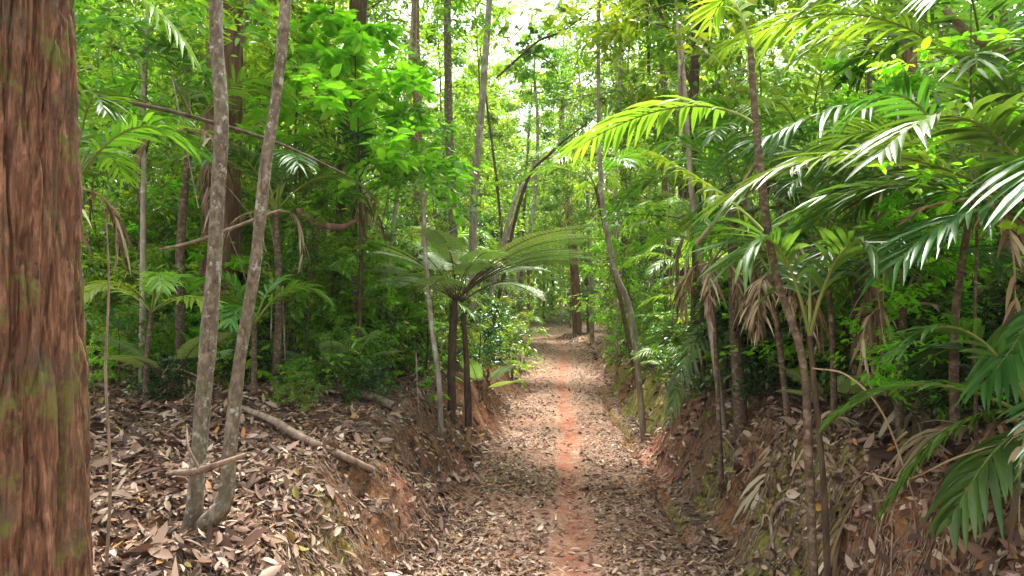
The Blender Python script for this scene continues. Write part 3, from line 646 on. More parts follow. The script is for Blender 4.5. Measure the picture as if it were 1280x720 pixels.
# --- double-stemmed tree
g0 = hit(240, 660, -.04); print('FORK', g0, hit(565, 545), hit(1020, 705), hit(300, 518), hit(467, 601))
t_ = empty('forest_tree', g0, 'slender lichen-mottled tree with two stems forking at the ground on left bank', 'tree')
def stem(root, pts, rad, mat, k=12, name='stem', rough=.1, seed=0):
    mb = MB(); n = 9*len(pts); P = spline(pts, n)-np.array(root.location); tube(mb, P, np.interp(np.linspace(0, 1, n), np.linspace(0, 1, len(rad)), rad), k, rough=rough, seed=seed)
    return mb.build(name, M[mat], root, smooth=True)
stem(t_, [g0+[0, 0, -.1], at(243, 640, 3.4), at(249, 560, 3.42), at(262, 400, 3.45), at(273, 240, 3.5), at(276, 150, 3.5), at(270, 0, 3.55), at(268, -300, 3.6), at(262, -800, 3.6)], [.085, .046, .036, .037, .035, .034, .033, .028, .02], 'bark_lichen', seed=1, name='trunk', rough=.16)
stem(t_, [g0+[0, 0, .02], at(262, 652, 3.36), at(281, 622, 3.36), at(287, 560, 3.38), at(300, 450, 3.4), at(319, 330, 3.4), at(333, 200, 3.4), at(346, 110, 3.4), at(357, 0, 3.4), at(370, -300, 3.4), at(360, -800, 3.5)], [.06, .046, .036, .031, .03, .028, .028, .027, .026, .02, .015], 'bark_lichen', seed=5, name='trunk', rough=.16)
rsx = np.random.RandomState(8); wd, fo = plant(rsx, H=2.2, r0=.02, base=.1, spread=1.3, limbs=12, twigs=6, lpt=16, leafL=.12)
for o in (wd.build('limbs', M['bark_grey'], t_, smooth=True), fo.build('crown', M['canopy'], t_)): o.location = (-.2, .2, 4.2)
# --- individual trunks one can follow in the middle distance
def traced(pts, rad, mat, label, crown=None, seed=0, leafm='canopy', leafL=.15, lpt=30, name='forest_tree'):
    b = G3(pts[0][0], pts[0][1], -.05); r_ = empty(name, b, label, 'tree'); stem(r_, [b+[0, 0, -.1]]+pts[1:], rad, mat, seed=seed, name='trunk', k=10)
    if crown:
        rs = np.random.RandomState(seed+50); wd, fo = plant(rs, H=crown[1], r0=rad[-1], base=.05, spread=crown[0], limbs=16, twigs=7, lpt=lpt, leafL=leafL, scat=.2)
        e = pts[-1]-b
        for o in (wd.build('limbs', M[mat], r_, smooth=True), fo.build('crown', M[leafm], r_)): o.location = [float(v) for v in e-np.array([0, 0, crown[1]*.35])]
    return r_
traced([at(430, 450, 9), at(432, 300, 9), at(436, 130, 9), at(446, 30, 9), at(455, -150, 9)], [.15, .14, .135, .125, .1], 'bark_dark', 'dark trunk at top left of centre above the lime-leaved bush', (2.6, 4), 1)
traced([at(524, 420, 16), at(522, 150, 16), at(519, 30, 16), at(520, -100, 16)], [.12, .11, .1, .08], 'bark_red', 'thin red-brown trunk between the dark trunk and the slender grey one', (2.6, 5), 2)
traced([at(568, 430, 11), at(567, 300, 11), at(561, 150, 11), at(559, 0, 11), at(556, -150, 11)], [.085, .075, .07, .06, .05], 'bark_lichen', 'slender grey mottled trunk rising straight behind the tree fern', (2, 4), 3)
traced([at(590, 430, 12.5), at(592, 260, 12.5), at(601, 150, 12.5), at(612, 0, 12.5), at(625, -150, 12.5)], [.08, .075, .068, .06, .045], 'bark_grey', 'slender pale trunk leaning slightly right above the tree fern', (2, 4), 4)
traced([at(722, 430, 34), at(718, 335, 34), at(709, 250, 34), at(703, 180, 34), at(702, 100, 34)], [.24, .22, .2, .18, .12], 'bark_red', 'reddish trunk standing behind the end of the path under the bright sky gap', (2.6, 5), 5)
traced([at(806, 492, 9.5), at(790, 400, 9.6), at(768, 335, 9.7), at(752, 240, 9.8), at(748, 100, 10), at(750, -100, 10)], [.045, .042, .038, .035, .03, .025], 'bark_grey', 'pale thin trunk bending leftwards over the right side of the path', (1.6, 3), 7, 'under')
traced([at(551, 566, 7.2), at(549, 480, 7.2), at(540, 410, 7.2), at(533, 330, 7.2), at(529, 240, 7.2)], [.034, .028, .026, .022, .016], 'bark_grey', 'spindly pale stem close to the left of the tree fern', (.7, 1.2), 8, 'under', .09, 10)
traced([at(868, 470, 8.5), at(872, 300, 8.5), at(866, 150, 8.5), at(880, -50, 8.6)], [.08, .07, .06, .045], 'bark_dark', 'dark slender trunk behind the hanging dead fronds on the right', (1.5, 3), 9)
traced([at(1160, 420, 7.5), at(1150, 250, 7.5), at(1138, 100, 7.5), at(1130, -100, 7.5)], [.1, .09, .08, .06], 'bark_red', 'brown trunk half hidden behind the right bank palms', (2.4, 3.5), 10)
traced([at(610, 440, 20), at(660, 300, 20), at(672, 180, 20), at(668, 90, 20)], [.06, .055, .05, .035], 'bark_grey', 'thin pale trunk left of the path end crossing the bright sky gap', (1, 1.8), 11)
# leafy young trees leaning in over the path
for k_, (px, Y, tx, ty, cr, lm, lb) in enumerate([(905, 6.2, 850, 40, (1.7, 2.6), 'under', 'leaning young tree whose crown hangs over the right of the path'),
     (1000, 8.5, 810, -20, (2.1, 3), 'canopy', 'young tree arching high over the right side of the path'), (470, 9.5, 520, -30, (1.8, 3), 'canopy', 'young tree with light green crown above the tree fern, left of path'),
     (330, 8.2, 350, 20, (1.5, 2.6), 'canopy', 'light green young tree just right of the double-stemmed tree'), (180, 6.5, 180, 60, (1.4, 2.4), 'under', 'leafy young tree between thick trunk and double-stemmed tree'),
     (640, 19, 600, 60, (2.2, 5), 'canopy', 'airy light green tree left of the bright sky gap'), (770, 18, 775, 60, (2.2, 5), 'canopy', 'airy light green tree right of the bright sky gap'),
     (1100, 7.0, 1080, -60, (1.8, 2.4), 'under', 'leafy young tree high above the right bank palms'), (775, 27, 700, 290, (1.6, 3), 'under', 'low leafy tree overhanging the far end of the path'),
     (610, 31, 640, 285, (2, 3), 'under', 'leafy tree just left of where the path disappears')]):
    b = gpx(px, Y); e = at(tx, ty, Y); m_ = (b+e)/2+[.08*(k_ % 3-1), 0, .2]
    traced([b, b*.7+m_*.3, m_, m_*.4+e*.6, e], ([.05, .045, .04, .032, .022] if Y > 12 else [.032, .029, .026, .022, .018]), ['bark_grey', 'bark_dark'][k_ % 2], lb, cr, 30+k_, lm, .12 if Y < 10 else .15, 26)
# lime bush
t_ = empty('bush', gpx(450, 7.4), 'lime green broad-leaved bush brightly lit at left of centre', 'bush')
rsx = np.random.RandomState(41); wd, fo = plant(rsx, H=4.1, r0=.03, base=.52, spread=1.15, limbs=22, twigs=8, lpt=15, leafL=.16, wr=.5, scat=.08, up=.35, dro=.3)
wd.build('stem', M['bark_dark'], t_, smooth=True); fo.build('foliage', M['lime'], t_)
# --- fern fronds
def fern_mesh(seed, L, np_=24, lp=.27, ns=17, t0=.16):
    rs = np.random.RandomState(seed); br, bl = MB(), MB()
    P = bez([0, 0, 0], [L*.58, 0, L*.08], [L, 0, -L*.42], 40); T = unit(np.gradient(P, axis=0)); tube(br, P, np.linspace(.009, .002, 40), 5)
    for i in range(np_):
        t = t0+(.99-t0)*i/np_; k = t*39; i0 = int(k); p = P[i0]+(P[min(i0+1, 39)]-P[i0])*(k-i0); tt = T[i0]
        l = lp*np.sin(np.pi*(.22+.76*(t-t0)/(1-t0)))**.7*rs.uniform(.9, 1.08)
        for sg in (-1, 1):
            d = unit(tt*.45+np.array([0, sg, 0])+np.array([0, 0, .12])); s = np.linspace(0, 1, 7)[:, None]; Q = p+d*l*s-np.array([0, 0, 1])*.28*l*s**2
            tube(br, Q, np.linspace(.0022, .0008, 7), 3)
            m = ns; q = np.linspace(.06, .98, m); B = np.stack([np.interp(q, s[:, 0], Q[:, c]) for c in range(3)], 1)
            dd = unit(np.gradient(B, axis=0)); w_ = np.cross(dd, [0, 0, 1.]); w_ = unit(w_)
            for s2 in (-1, 1):
                pl = .036*(l/lp)*np.sin(np.pi*(.2+.75*q))**.6*rs.uniform(.85, 1.1, m)
                leaves(bl, B, dd*.55+w_*s2+np.array([0, 0, -.12]), np.tile([0, 0, 1.], (m, 1))+rs.normal(0, .1, (m, 3)), pl, pl*.36, fold=.1, rnd=rs.rand(m))
    return br, bl
FM = []
for i in range(3):
    br, bl = fern_mesh(i, 1.6, t0=.40); f = bl.build('frond', M['fern']); s_ = br.build('frond_stalk', M['rachis_dark'] if 'rachis_dark' in M else M['bark_dark'], f); FM.append(f)
usedf = set()
def fern_frond(root, i, loc, az, el, sc, roll=0):
    f = FM[i % 3]
    if i % 3 in usedf: f = ctree(f)
    usedf.add(i % 3); f.parent = root; f.location = loc; f.rotation_mode = 'XYZ'; f.rotation_euler = (roll, -el, az); f.scale = (sc,)*3
tf = gpx(565, 8.2, -.05); t_ = empty('tree_fern', tf, 'tree fern with two dark thin trunks and spreading feathery fronds left of the path', 'tree fern')
hz = float(at(0, 376, 8.2)[2]-tf[2])
stem(t_, [tf, tf+[.0, 0, hz*.5], tf+[.03, 0, hz]], [.058, .045, .04], 'bark_dark', name='trunk', rough=.25, seed=2)
stem(t_, [tf+[.2, .1, 0], tf+[.17, .1, hz*.5], tf+[.13, .08, hz*.9]], [.045, .036, .03], 'bark_dark', name='trunk', rough=.25, seed=3)
rs = np.random.RandomState(4)
for i in range(17):
    az = i*2.4; el = R([42, 32, 46, 24, 38, 48][i % 6]); fern_frond(t_, i, (.04+.08*(i % 2), .04, hz-.02), az+rs.normal(0, .15), el, rs.uniform(.75, 1.05), rs.normal(0, .15))
for i, (az, el, sc) in enumerate([(.05, 50, 1.15), (-.25, 44, 1.1), (.35, 48, 1.15), (.15, 38, 1.1), (2.8, 44, 1.0), (-2.7, 46, 1.), (-1.2, 40, .9), (-.15, 36, 1.0), (3.2, 36, .95)]): fern_frond(t_, i, (.06, .0, hz), az, R(el), sc)
for k_, (px, Y, sc, lb) in enumerate([(600, 9.6, .55, 'small ground fern behind the tree fern beside the path'), (1045, 4.6, .4, 'small fern growing at the foot of the thin palm stem'), (215, 6.2, .6, 'low fern at the back of the leaf-covered left bank'),
      (885, 8.0, .45, 'small fern above the mossy right bank'), (420, 7.2, .5, 'low fern at the top of the left bank, left of the tree fern'), (1230, 5, .55, 'fern in deep shade on the right bank')]):
    t_ = empty('fern', gpx(px, Y), lb, 'fern', 'small ground ferns')
    for i in range(7): fern_frond(t_, i, (0, 0, .02), i*.9+k_, R(45+10*(i % 3)), sc*rs.uniform(.8, 1.1))
# --- hero palms: stem plus hand-placed fronds, then free ones round the crown
def hero_palm(base, top, r, label, fronds, leafm, free=6, L=1.7, lmax=.45, w=.042, seed=0, barkm='bark_cane', stems=(), cat='palm', freeel=(25, 75), dry=0, mids=None, drop_dir=None):
    rs = np.random.RandomState(seed); root = empty('palm', base, label, cat)
    stem(root, [base-[0, 0, .12]]+(mids or [base*.5+top*.5+rs.normal(0, .03, 3)*[1, 1, 0]])+[top], [r*1.25]+[r]*(len(mids) if mids else 1)+[r*.8], barkm, name='stem', rough=.12, seed=seed, k=10)
    b0 = np.array(root.location)
    def one(a, b, c, lm, isd=False, **kw):
        br, bl = MB(), MB(); a, b, c = [np.asarray(q, float)-b0 for q in (a, b, c)]; LL = np.linalg.norm(c-a)+.3
        d = dict(n=int(10+LL*11), lmax=lmax*.84, w=w*.66, droop=.3, rs=rs, r=.010, ragged=.04, roll=rs.normal(0, .15), tint=rs.rand()); d.update(kw)
        frond(br, bl, a, b, c, **d); f = bl.build('frond', M[lm], root); br.build('frond_stalk', M['dryrachis' if isd else 'rachis'], f)
    for fr in fronds:
        kw = dict(fr[3]) if len(fr) > 3 else {}
        if 'w' in kw and kw.get('m') != 'palmlime': kw['w'] *= .78
        if kw.get('m') != 'dry' and 'droop' in kw: kw['droop'] *= .7; lm = kw.pop('m', leafm); a = top if fr[0] is None else fr[0]; one(a, fr[1], fr[2], lm, isd=lm == 'dry', **kw)
    for i in range(free):
        az = i*2.4+seed; 
        if drop_dir is not None: az = drop_dir+rs.uniform(-1.5, 1.5)
        el = R(freeel[0]+(freeel[1]-freeel[0])*rs.rand()); ll = L*rs.uniform(.8, 1.1); h = np.array([np.cos(az), np.sin(az), 0])
        one(top, top+h*ll*.5*math.cos(el)+np.array([0, 0, ll*.6*math.sin(el)+.1]), top+h*ll*(.85*math.cos(el)+.1)+np.array([0, 0, ll*.7*math.sin(el)-ll*.3]), leafm)
    for i in range(dry):
        az = i*2.1+seed*1.3; ll = L*rs.uniform(.6, .95); h = np.array([np.cos(az), np.sin(az), 0])
        one(top, top+h*ll*.45+np.array([0, 0, .05]), top+h*ll*.35-np.array([0, 0, ll*.6]), 'dry', True, droop=.9, ragged=.5, w=w*.6, lmax=lmax*.55)
    return root
# thin bent palm of the right bank
b = at(1020, 705, 3.3); b = G3(b[0], 3.3)
hero_palm(b, at(938, 60, 3.55), .019, 'thin bent palm stem on the right bank carrying bright lime fronds', [
    (at(943, 155, 3.5), at(860, 95, 3.8), at(712, 190, 4.4), dict(m='palmlime', lmax=.36, w=.036, droop=.6, n=26)),
    (at(955, 290, 3.5), at(905, 235, 3.8), at(812, 190, 4.2), dict(m='palmlime', lmax=.25, w=.03, droop=.9)),
    (None, at(900, -20, 3.6), at(860, 30, 3.8), dict(lmax=.3)), (None, at(960, -30, 3.6), at(1010, 20, 3.7), dict(lmax=.3)),
    (at(985, 400, 3.4), at(930, 345, 3.5), at(878, 450, 3.7), dict(m='dry', lmax=.3, droop=.9, ragged=.25)),
    (at(1000, 440, 3.4), at(965, 380, 3.5), at(905, 400, 3.4), dict(m='palmdark', lmax=.24)),
    (at(1000, 450, 3.4), at(955, 470, 3.5), at(900, 560, 3.6), dict(m='palm', lmax=.2)),
    ], 'palmlime', free=1, L=.9, lmax=.3, w=.04, seed=2, mids=[at(1012, 600, 3.32), at(1003, 450, 3.35), at(968, 335, 3.45), at(948, 190, 3.5)])
b = gpx(1030, 3.45)
hero_palm(b, at(1012, 420, 3.5), .015, 'short dark palm stump with brown dead sheaths close beside the thin bent palm', [
    (None, at(1030, 330, 3.5), at(1110, 420, 3.3), dict(m='palmdark', lmax=.33)), (None, at(1000, 320, 3.6), at(940, 330, 3.7), dict(m='dry', lmax=.3, droop=1.1, ragged=.3)),
    (None, at(1040, 440, 3.4), at(1050, 640, 3.4), dict(m='dry', lmax=.3, droop=1.3, ragged=.3)), (None, at(1080, 360, 3.3), at(1090, 460, 3.2), dict(m='palmdark', lmax=.3)),], 'palmdark', free=3, L=1.1, seed=5, barkm='bark_dark')
# big palms of the right bank
hero_palm(gpx(1250, 4.6), at(1235, 130, 4.5), .05, 'large palm at upper right with glossy drooping fronds', [
    (None, at(1090, 95, 4.1), at(955, 175, 4.0), dict(lmax=.42, w=.042, droop=.8, n=24)), (None, at(1130, 20, 4.2), at(1010, 130, 4.6), dict(lmax=.48, w=.045)),
    (None, at(1120, -60, 4.2), at(905, 60, 5), dict(m='palmlime', lmax=.5, droop=.8)), (None, at(1150, 180, 3.8), at(1060, 250, 3.6), dict(m='palmdark', lmax=.45, w=.042)),
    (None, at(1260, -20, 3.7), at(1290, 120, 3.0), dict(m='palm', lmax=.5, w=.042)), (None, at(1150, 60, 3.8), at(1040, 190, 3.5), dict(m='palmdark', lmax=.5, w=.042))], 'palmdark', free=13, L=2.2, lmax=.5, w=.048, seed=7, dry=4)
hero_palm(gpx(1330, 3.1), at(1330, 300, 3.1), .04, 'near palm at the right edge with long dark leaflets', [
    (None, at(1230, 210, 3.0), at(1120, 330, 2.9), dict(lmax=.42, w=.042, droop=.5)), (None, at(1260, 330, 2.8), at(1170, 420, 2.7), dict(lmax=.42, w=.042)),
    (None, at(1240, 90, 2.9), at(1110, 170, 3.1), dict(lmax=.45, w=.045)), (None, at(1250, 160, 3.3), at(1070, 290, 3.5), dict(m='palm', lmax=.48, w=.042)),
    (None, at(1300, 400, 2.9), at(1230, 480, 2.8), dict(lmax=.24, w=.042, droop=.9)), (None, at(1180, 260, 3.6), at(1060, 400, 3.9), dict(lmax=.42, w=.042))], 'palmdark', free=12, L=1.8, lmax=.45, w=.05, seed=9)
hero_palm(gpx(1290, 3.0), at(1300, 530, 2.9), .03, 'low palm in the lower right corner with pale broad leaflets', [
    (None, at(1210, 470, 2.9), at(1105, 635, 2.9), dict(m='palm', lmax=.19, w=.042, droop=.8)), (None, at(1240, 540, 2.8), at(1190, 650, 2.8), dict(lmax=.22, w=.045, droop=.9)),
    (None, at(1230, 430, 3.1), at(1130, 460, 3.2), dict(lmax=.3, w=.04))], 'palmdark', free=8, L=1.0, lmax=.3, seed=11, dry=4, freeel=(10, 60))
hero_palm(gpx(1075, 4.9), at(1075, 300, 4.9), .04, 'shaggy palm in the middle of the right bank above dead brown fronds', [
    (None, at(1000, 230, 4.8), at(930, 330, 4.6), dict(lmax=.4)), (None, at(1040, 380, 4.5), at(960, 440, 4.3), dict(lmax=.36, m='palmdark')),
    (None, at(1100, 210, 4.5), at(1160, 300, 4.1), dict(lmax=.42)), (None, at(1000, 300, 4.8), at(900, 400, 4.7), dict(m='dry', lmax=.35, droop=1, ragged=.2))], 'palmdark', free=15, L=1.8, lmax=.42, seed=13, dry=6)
hero_palm(gpx(925, 6.0), at(915, 265, 6.0), .05, 'palm with a brown skirt of hanging dead fronds right of the path', [
    (None, at(850, 200, 6), at(800, 290, 6), dict(lmax=.4, m='palm')), (None, at(890, 320, 5.8), at(868, 450, 5.7), dict(m='dry', lmax=.2, droop=1.2, ragged=.3)),
    (None, at(870, 280, 5.9), at(900, 400, 5.6), dict(m='dry', lmax=.2, droop=1.1, ragged=.4)), (None, at(960, 300, 5.8), at(930, 400, 5.7), dict(m='dry', lmax=.2, droop=1.1, ragged=.4))], 'palm', free=7, L=1.6, lmax=.4, seed=15, dry=8)
hero_palm(gpx(905, 6.9), at(900, 400, 6.9), .03, 'small palm on the mossy bank with fronds drooping to the path', [
    (None, at(865, 395, 6.6), at(836, 525, 6.4), dict(lmax=.22, droop=.8, m='palmdark')), (None, at(840, 370, 6.9), at(778, 440, 7), dict(lmax=.26, m='palmlime'))], 'palm', free=5, L=1.0, lmax=.3, seed=17)
hero_palm(gpx(1180, 5.6), at(1190, 230, 5.6), .05, 'tall palm deep behind the glossy fronds on the right', [], 'palm', free=11, L=2.1, lmax=.5, seed=19, dry=4)
hero_palm(gpx(1010, 6.8), at(1010, 190, 6.8), .045, 'bright fronded palm rising behind the thin bent palm', [(None, at(930, 60, 6.8), at(840, 130, 6.8), dict(m='palmlime', lmax=.5))], 'palmlime', free=9, L=2.0, lmax=.5, seed=21, dry=3)
hero_palm(gpx(800, 12.5), at(745, 235, 12.5), .04, 'palm right of the path with a crown under the bright sky gap', [], 'palm', free=9, L=1.9, lmax=.45, seed=22, dry=3)
hero_palm(gpx(1120, 4.0), at(1130, 380, 3.9), .022, 'small dark palm rooted on the right bank between two larger palms', [
    (None, at(1080, 320, 3.7), at(1010, 380, 3.6), dict(lmax=.28, w=.03)), (None, at(1180, 320, 3.8), at(1240, 400, 3.7), dict(lmax=.3, w=.03))], 'palmdark', free=10, L=1.0, lmax=.3, w=.034, seed=51, dry=4)
hero_palm(gpx(985, 4.9), at(965, 345, 4.8), .02, 'small palm with straw-coloured and green fronds behind the thin bent palm', [
    (None, at(930, 290, 4.7), at(880, 350, 4.6), dict(m='dry', lmax=.25, ragged=.2)), (None, at(940, 320, 4.6), at(905, 430, 4.5), dict(m='dry', lmax=.25, ragged=.15)), (None, at(910, 370, 4.7), at(860, 440, 4.6), dict(m='palm', lmax=.24))], 'palm', free=8, L=.95, lmax=.28, w=.03, seed=53, dry=10)
hero_palm(gpx(1190, 3.4), at(1215, 250, 3.4), .02, 'slim palm holding narrow dark fronds in front of the largest right palm', [
    (None, at(1150, 190, 3.3), at(1050, 215, 3.3), dict(lmax=.32, w=.034)), (None, at(1170, 280, 3.2), at(1110, 390, 3.2), dict(lmax=.3, w=.034)), (None, at(1250, 180, 3.2), at(1300, 260, 3.0), dict(lmax=.32, w=.034))], 'palmdark', free=8, L=1.3, lmax=.34, w=.036, seed=55, dry=3)
for k_, (px, Y, tx, ty, lb) in enumerate([(900, 5.6, 890, 330, 'slim palm smothered in its own brown dead fronds beside the mossy bank'), (1040, 4.4, 1030, 300, 'dead-looking palm with straw fronds between the thin bent palm and the tall palms'),
        (950, 6.6, 960, 230, 'palm with a high tangle of grey dead fronds behind the thin bent palm')]):
    hero_palm(gpx(px, Y), at(tx, ty, Y-.1), .018, lb, [], ['palm', 'palmdark', 'palmlime'][k_], free=5, L=.9, lmax=.26, w=.03, seed=71+k_, dry=11)
# palms of the left side
hero_palm(gpx(40, 4.4), at(70, -40, 4.3), .045, 'palm behind the thick trunk, one bright frond drooping at top left', [
    (None, at(170, -40, 4.1), at(238, 68, 4.0), dict(m='palmlime', lmax=.26, w=.034, droop=.8, n=26))], 'palmlime', free=5, L=1.6, seed=23)
hero_palm(gpx(70, 4.6), at(90, 235, 4.5), .035, 'pale glossy palm low behind the thick trunk', [
    (None, at(130, 200, 4.2), at(185, 275, 4.0), dict(m='palmdark', lmax=.3)), (None, at(120, 130, 4.8), at(230, 150, 5.0), dict(m='palm', lmax=.26, droop=1.0)),
    (None, at(140, 330, 4.4), at(200, 330, 4.6), dict(m='palm', lmax=.3))], 'palm', free=7, L=1.3, lmax=.35, seed=25, dry=3)
hero_palm(gpx(345, 6.6), at(345, 265, 6.6), .035, 'palm with spreading fronds immediately right of the double-stemmed tree', [
    (None, at(370, 210, 6.5), at(420, 300, 6.3), dict(m='palmdark', lmax=.4)), (None, at(300, 210, 6.4), at(270, 300, 6.2), dict(m='palm', lmax=.4))], 'palmdark', free=8, L=1.5, lmax=.4, seed=27, dry=2)
hero_palm(gpx(320, 6.0), at(318, 405, 6.0), .025, 'low palm seen through the fork of the double-stemmed tree', [
    (None, at(340, 370, 5.8), at(362, 440, 5.7), dict(m='palm', lmax=.28)), (None, at(300, 380, 5.8), at(280, 450, 5.7), dict(m='palm', lmax=.28))], 'palm', free=6, L=.9, lmax=.3, seed=29)
hero_palm(gpx(185, 5.8), at(190, 390, 5.8), .02, 'low bright palm between thick trunk and double-stemmed tree', [
    (None, at(220, 340, 5.6), at(250, 410, 5.5), dict(lmax=.25)), (None, at(150, 350, 5.6), at(125, 420, 5.5), dict(lmax=.25))], 'palmlime', free=7, L=1.0, lmax=.28, seed=31, freeel=(15, 60))
hero_palm(gpx(445, 7.9), at(445, 235, 7.9), .03, 'palm tucked under the lime bush with one pale frond reaching right', [
    (None, at(500, 195, 7.7), at(590, 222, 7.6), dict(m='palmdark', lmax=.3, droop=.5))], 'palmdark', free=7, L=1.3, lmax=.4, seed=33, dry=3)
hero_palm(gpx(230, 6.6), at(238, 165, 6.6), .04, 'palm with tan dead fronds hanging straight down beside the double-stemmed tree', [
    (None, at(240, 150, 6.3), at(248, 300, 6.2), dict(m='dry', lmax=.12, droop=1.4, n=30, ragged=.2)), (None, at(190, 120, 6.3), at(150, 165, 6.2), dict(m='palm', lmax=.35, droop=1))], 'palm', free=6, L=1.5, seed=35, dry=4)
# lime twigs near the right edge
t_ = empty('sapling', gpx(1215, 3.2), 'wiry sapling with small lime leaves in front of the dark right palms', 'sapling')
rsx = np.random.RandomState(44); wd, fo = plant(rsx, H=2.5, r0=.010, base=.3, spread=.62, limbs=16, twigs=5, lpt=9, leafL=.075, wr=.4, scat=.06, lean=.05)
wd.build('stem', M['bark_cane'], t_, smooth=True); fo.build('foliage', M['lime'], t_)
# --- logs, sticks, vines
def onb(pts, Y0, lift=.02):   # points pressed on the ground, given by photo column and distance
    return [gpx(px, Y, lift) for px, Y in pts]
ln('fallen_branch', [hit(300, 518, .05), hit(340, 538, .07), hit(372, 557, .07), hit(420, 578, .06), hit(467, 601, .05)], [.02, .028, .03, .028, .022], 'deadwood', 'long brown dead branch lying diagonally down the left bank', 'branch', k=10, seed=3)
ln('log', [hit(434, 495, .03), hit(460, 503, .05), hit(493, 518, .07)], [.045, .045, .04], 'deadwood', 'short log stub jutting from the top of the left bank', 'log', k=12, seed=4)
ln('log', [hit(160, 432, .05), hit(200, 428, .1), hit(240, 430, .06)], [.05, .06, .04], 'deadwood', 'pale log behind the left bank near the thick trunk', 'log', k=12, seed=5)
ln('fallen_branch', [hit(160, 625, .02), hit(212, 607, .06), at(250, 588, 3.15), at(310, 568, 3.05)], [.012, .017, .016, .009], 'deadwood', 'crooked dead branch resting across the foot of the double-stemmed tree', 'branch', k=8, seed=6, rough=.25, more=[([at(250, 588, 3.15), at(236, 560, 3.1), at(233, 530, 3.15)], (.008, .003))])
ln('wiry_stem', [gpx(140, 2.85, -.02), at(138, 600, 2.85), at(132, 470, 2.85), at(136, 360, 2.85), at(133, 270, 2.9)], [.007, .006, .005, .004, .002], 'deadwood', 'thin wiry stem rising beside the thick rough trunk', 'stem', k=6, seed=7)
ln('dead_branch', [at(40, 98, 4.7), at(110, 118, 4.6), at(200, 136, 4.5), at(265, 153, 4.4), at(350, 180, 4.4), at(432, 218, 4.4)], [.02, .016, .014, .013, .010, .004], 'bark_dark', 'long dark dead branch hanging across behind the double-stemmed tree', 'branch', k=8, seed=8, more=[([at(240, 147, 4.45), at(222, 110, 4.4), at(214, 92, 4.4)], (.008, .004))])
ln('fallen_branch', [at(200, 312, 5.2), at(250, 300, 5.2), at(330, 270, 5.2), at(352, 262, 5.2)], [.01, .016, .012, .008], 'deadwood', 'brown dead branch caught in the palms behind the double-stemmed tree', 'branch', k=8, seed=9)
ln('dead_branch', [at(372, 262, 7), at(395, 278, 6.9), at(425, 284, 6.8), at(448, 274, 6.8)], [.03, .04, .035, .015], 'bark_red', 'red-brown dead bough below the lime bush', 'branch', k=8, seed=10)
ln('dead_branch', [gpx(608, 15, 0), at(652, 245, 14), at(690, 190, 13.6), at(732, 155, 13.4)], [.04, .034, .028, .012], 'bark_dark', 'dark leaning bough arching right across the gap above the tree fern', 'branch', k=8, seed=11)
ln('dead_branch', [at(620, 98, 12), at(645, 75, 12), at(675, 50, 12), at(705, 38, 12), at(740, 10, 12)], [.02, .022, .02, .018, .01], 'bark_dark', 'short crooked bough silhouetted at the top of the bright sky gap', 'branch', k=8, seed=12, more=[([at(655, 62, 12), at(690, 80, 12), at(700, 100, 12)], (.015, .005))])
ln('leaning_pole', [gpx(598, 17, 0), at(640, 260, 17), at(672, 215, 17)], [.07, .05, .03], 'bark_grey', 'pale dead pole leaning right below the bright sky gap', 'pole', k=8, seed=13)
ln('leaning_pole', [gpx(585, 20, 0), at(640, 280, 19), at(668, 200, 19)], [.06, .05, .03], 'bark_grey', 'second pale dead pole leaning right behind the tree fern crown', 'pole', k=8, seed=14)
ln('dead_branch', [at(870, 305, 4.6), at(905, 262, 4.5), at(938, 215, 4.4), at(950, 190, 4.3)], [.012, .014, .012, .01], 'deadwood', 'pale bare branch slanting up to the thin bent palm', 'branch', k=8, seed=15)
ln('dead_branch', [at(1180, 10, 4), at(1215, 45, 4), at(1260, 62, 4), at(1310, 90, 4)], [.02, .03, .03, .03], 'deadwood', 'thick brown broken bough at the top right corner', 'branch', k=10, seed=16)
ln('root', [hit(857, 566, .03), hit(863, 592, .05), hit(865, 622, .03), hit(842, 650, .02)], [.008, .012, .011, .006], 'deadwood', 'pale crooked stick standing against the foot of the mossy bank', 'stick', k=7, seed=17)
ln('root', [hit(920, 572, .03), hit(898, 552, .06), hit(872, 562, .03)], [.009, .012, .006], 'deadwood', 'short curved root poking from the mossy right bank', 'root', k=7, seed=18)
ln('root', [hit(1002, 646, .06), hit(980, 645, .09), hit(965, 660, .05), hit(968, 705, .02)], [.008, .016, .014, .008], 'deadwood', 'thick curled root arching out of the right bank at the palm foot', 'root', k=8, seed=19)
ln('root', [gpx(1000, 3.4, .03), gpx(985, 3.3, .05), gpx(975, 3.0, .02), gpx(1010, 2.8, .01)], [.006, .010, .008, .005], 'deadwood', 'thin pale root trailing down the lower right bank', 'root', k=7, seed=20)
ln('stalk', [at(1015, 460, 3.4), at(1060, 470, 3.3), at(1105, 520, 3.2), gpx(1140, 3.2, .02)], [.004, .005, .005, .003], 'dryrachis', 'thin tan stalk arching right from the palm stump', 'stalk', k=6, seed=21)
ln('stalk', [at(1290, 545, 2.8), at(1200, 570, 2.9), at(1130, 600, 3.0), at(1080, 590, 3.1)], [.005, .005, .004, .003], 'dryrachis', 'long tan stalk crossing the shade in the lower right', 'stalk', k=6, seed=22)
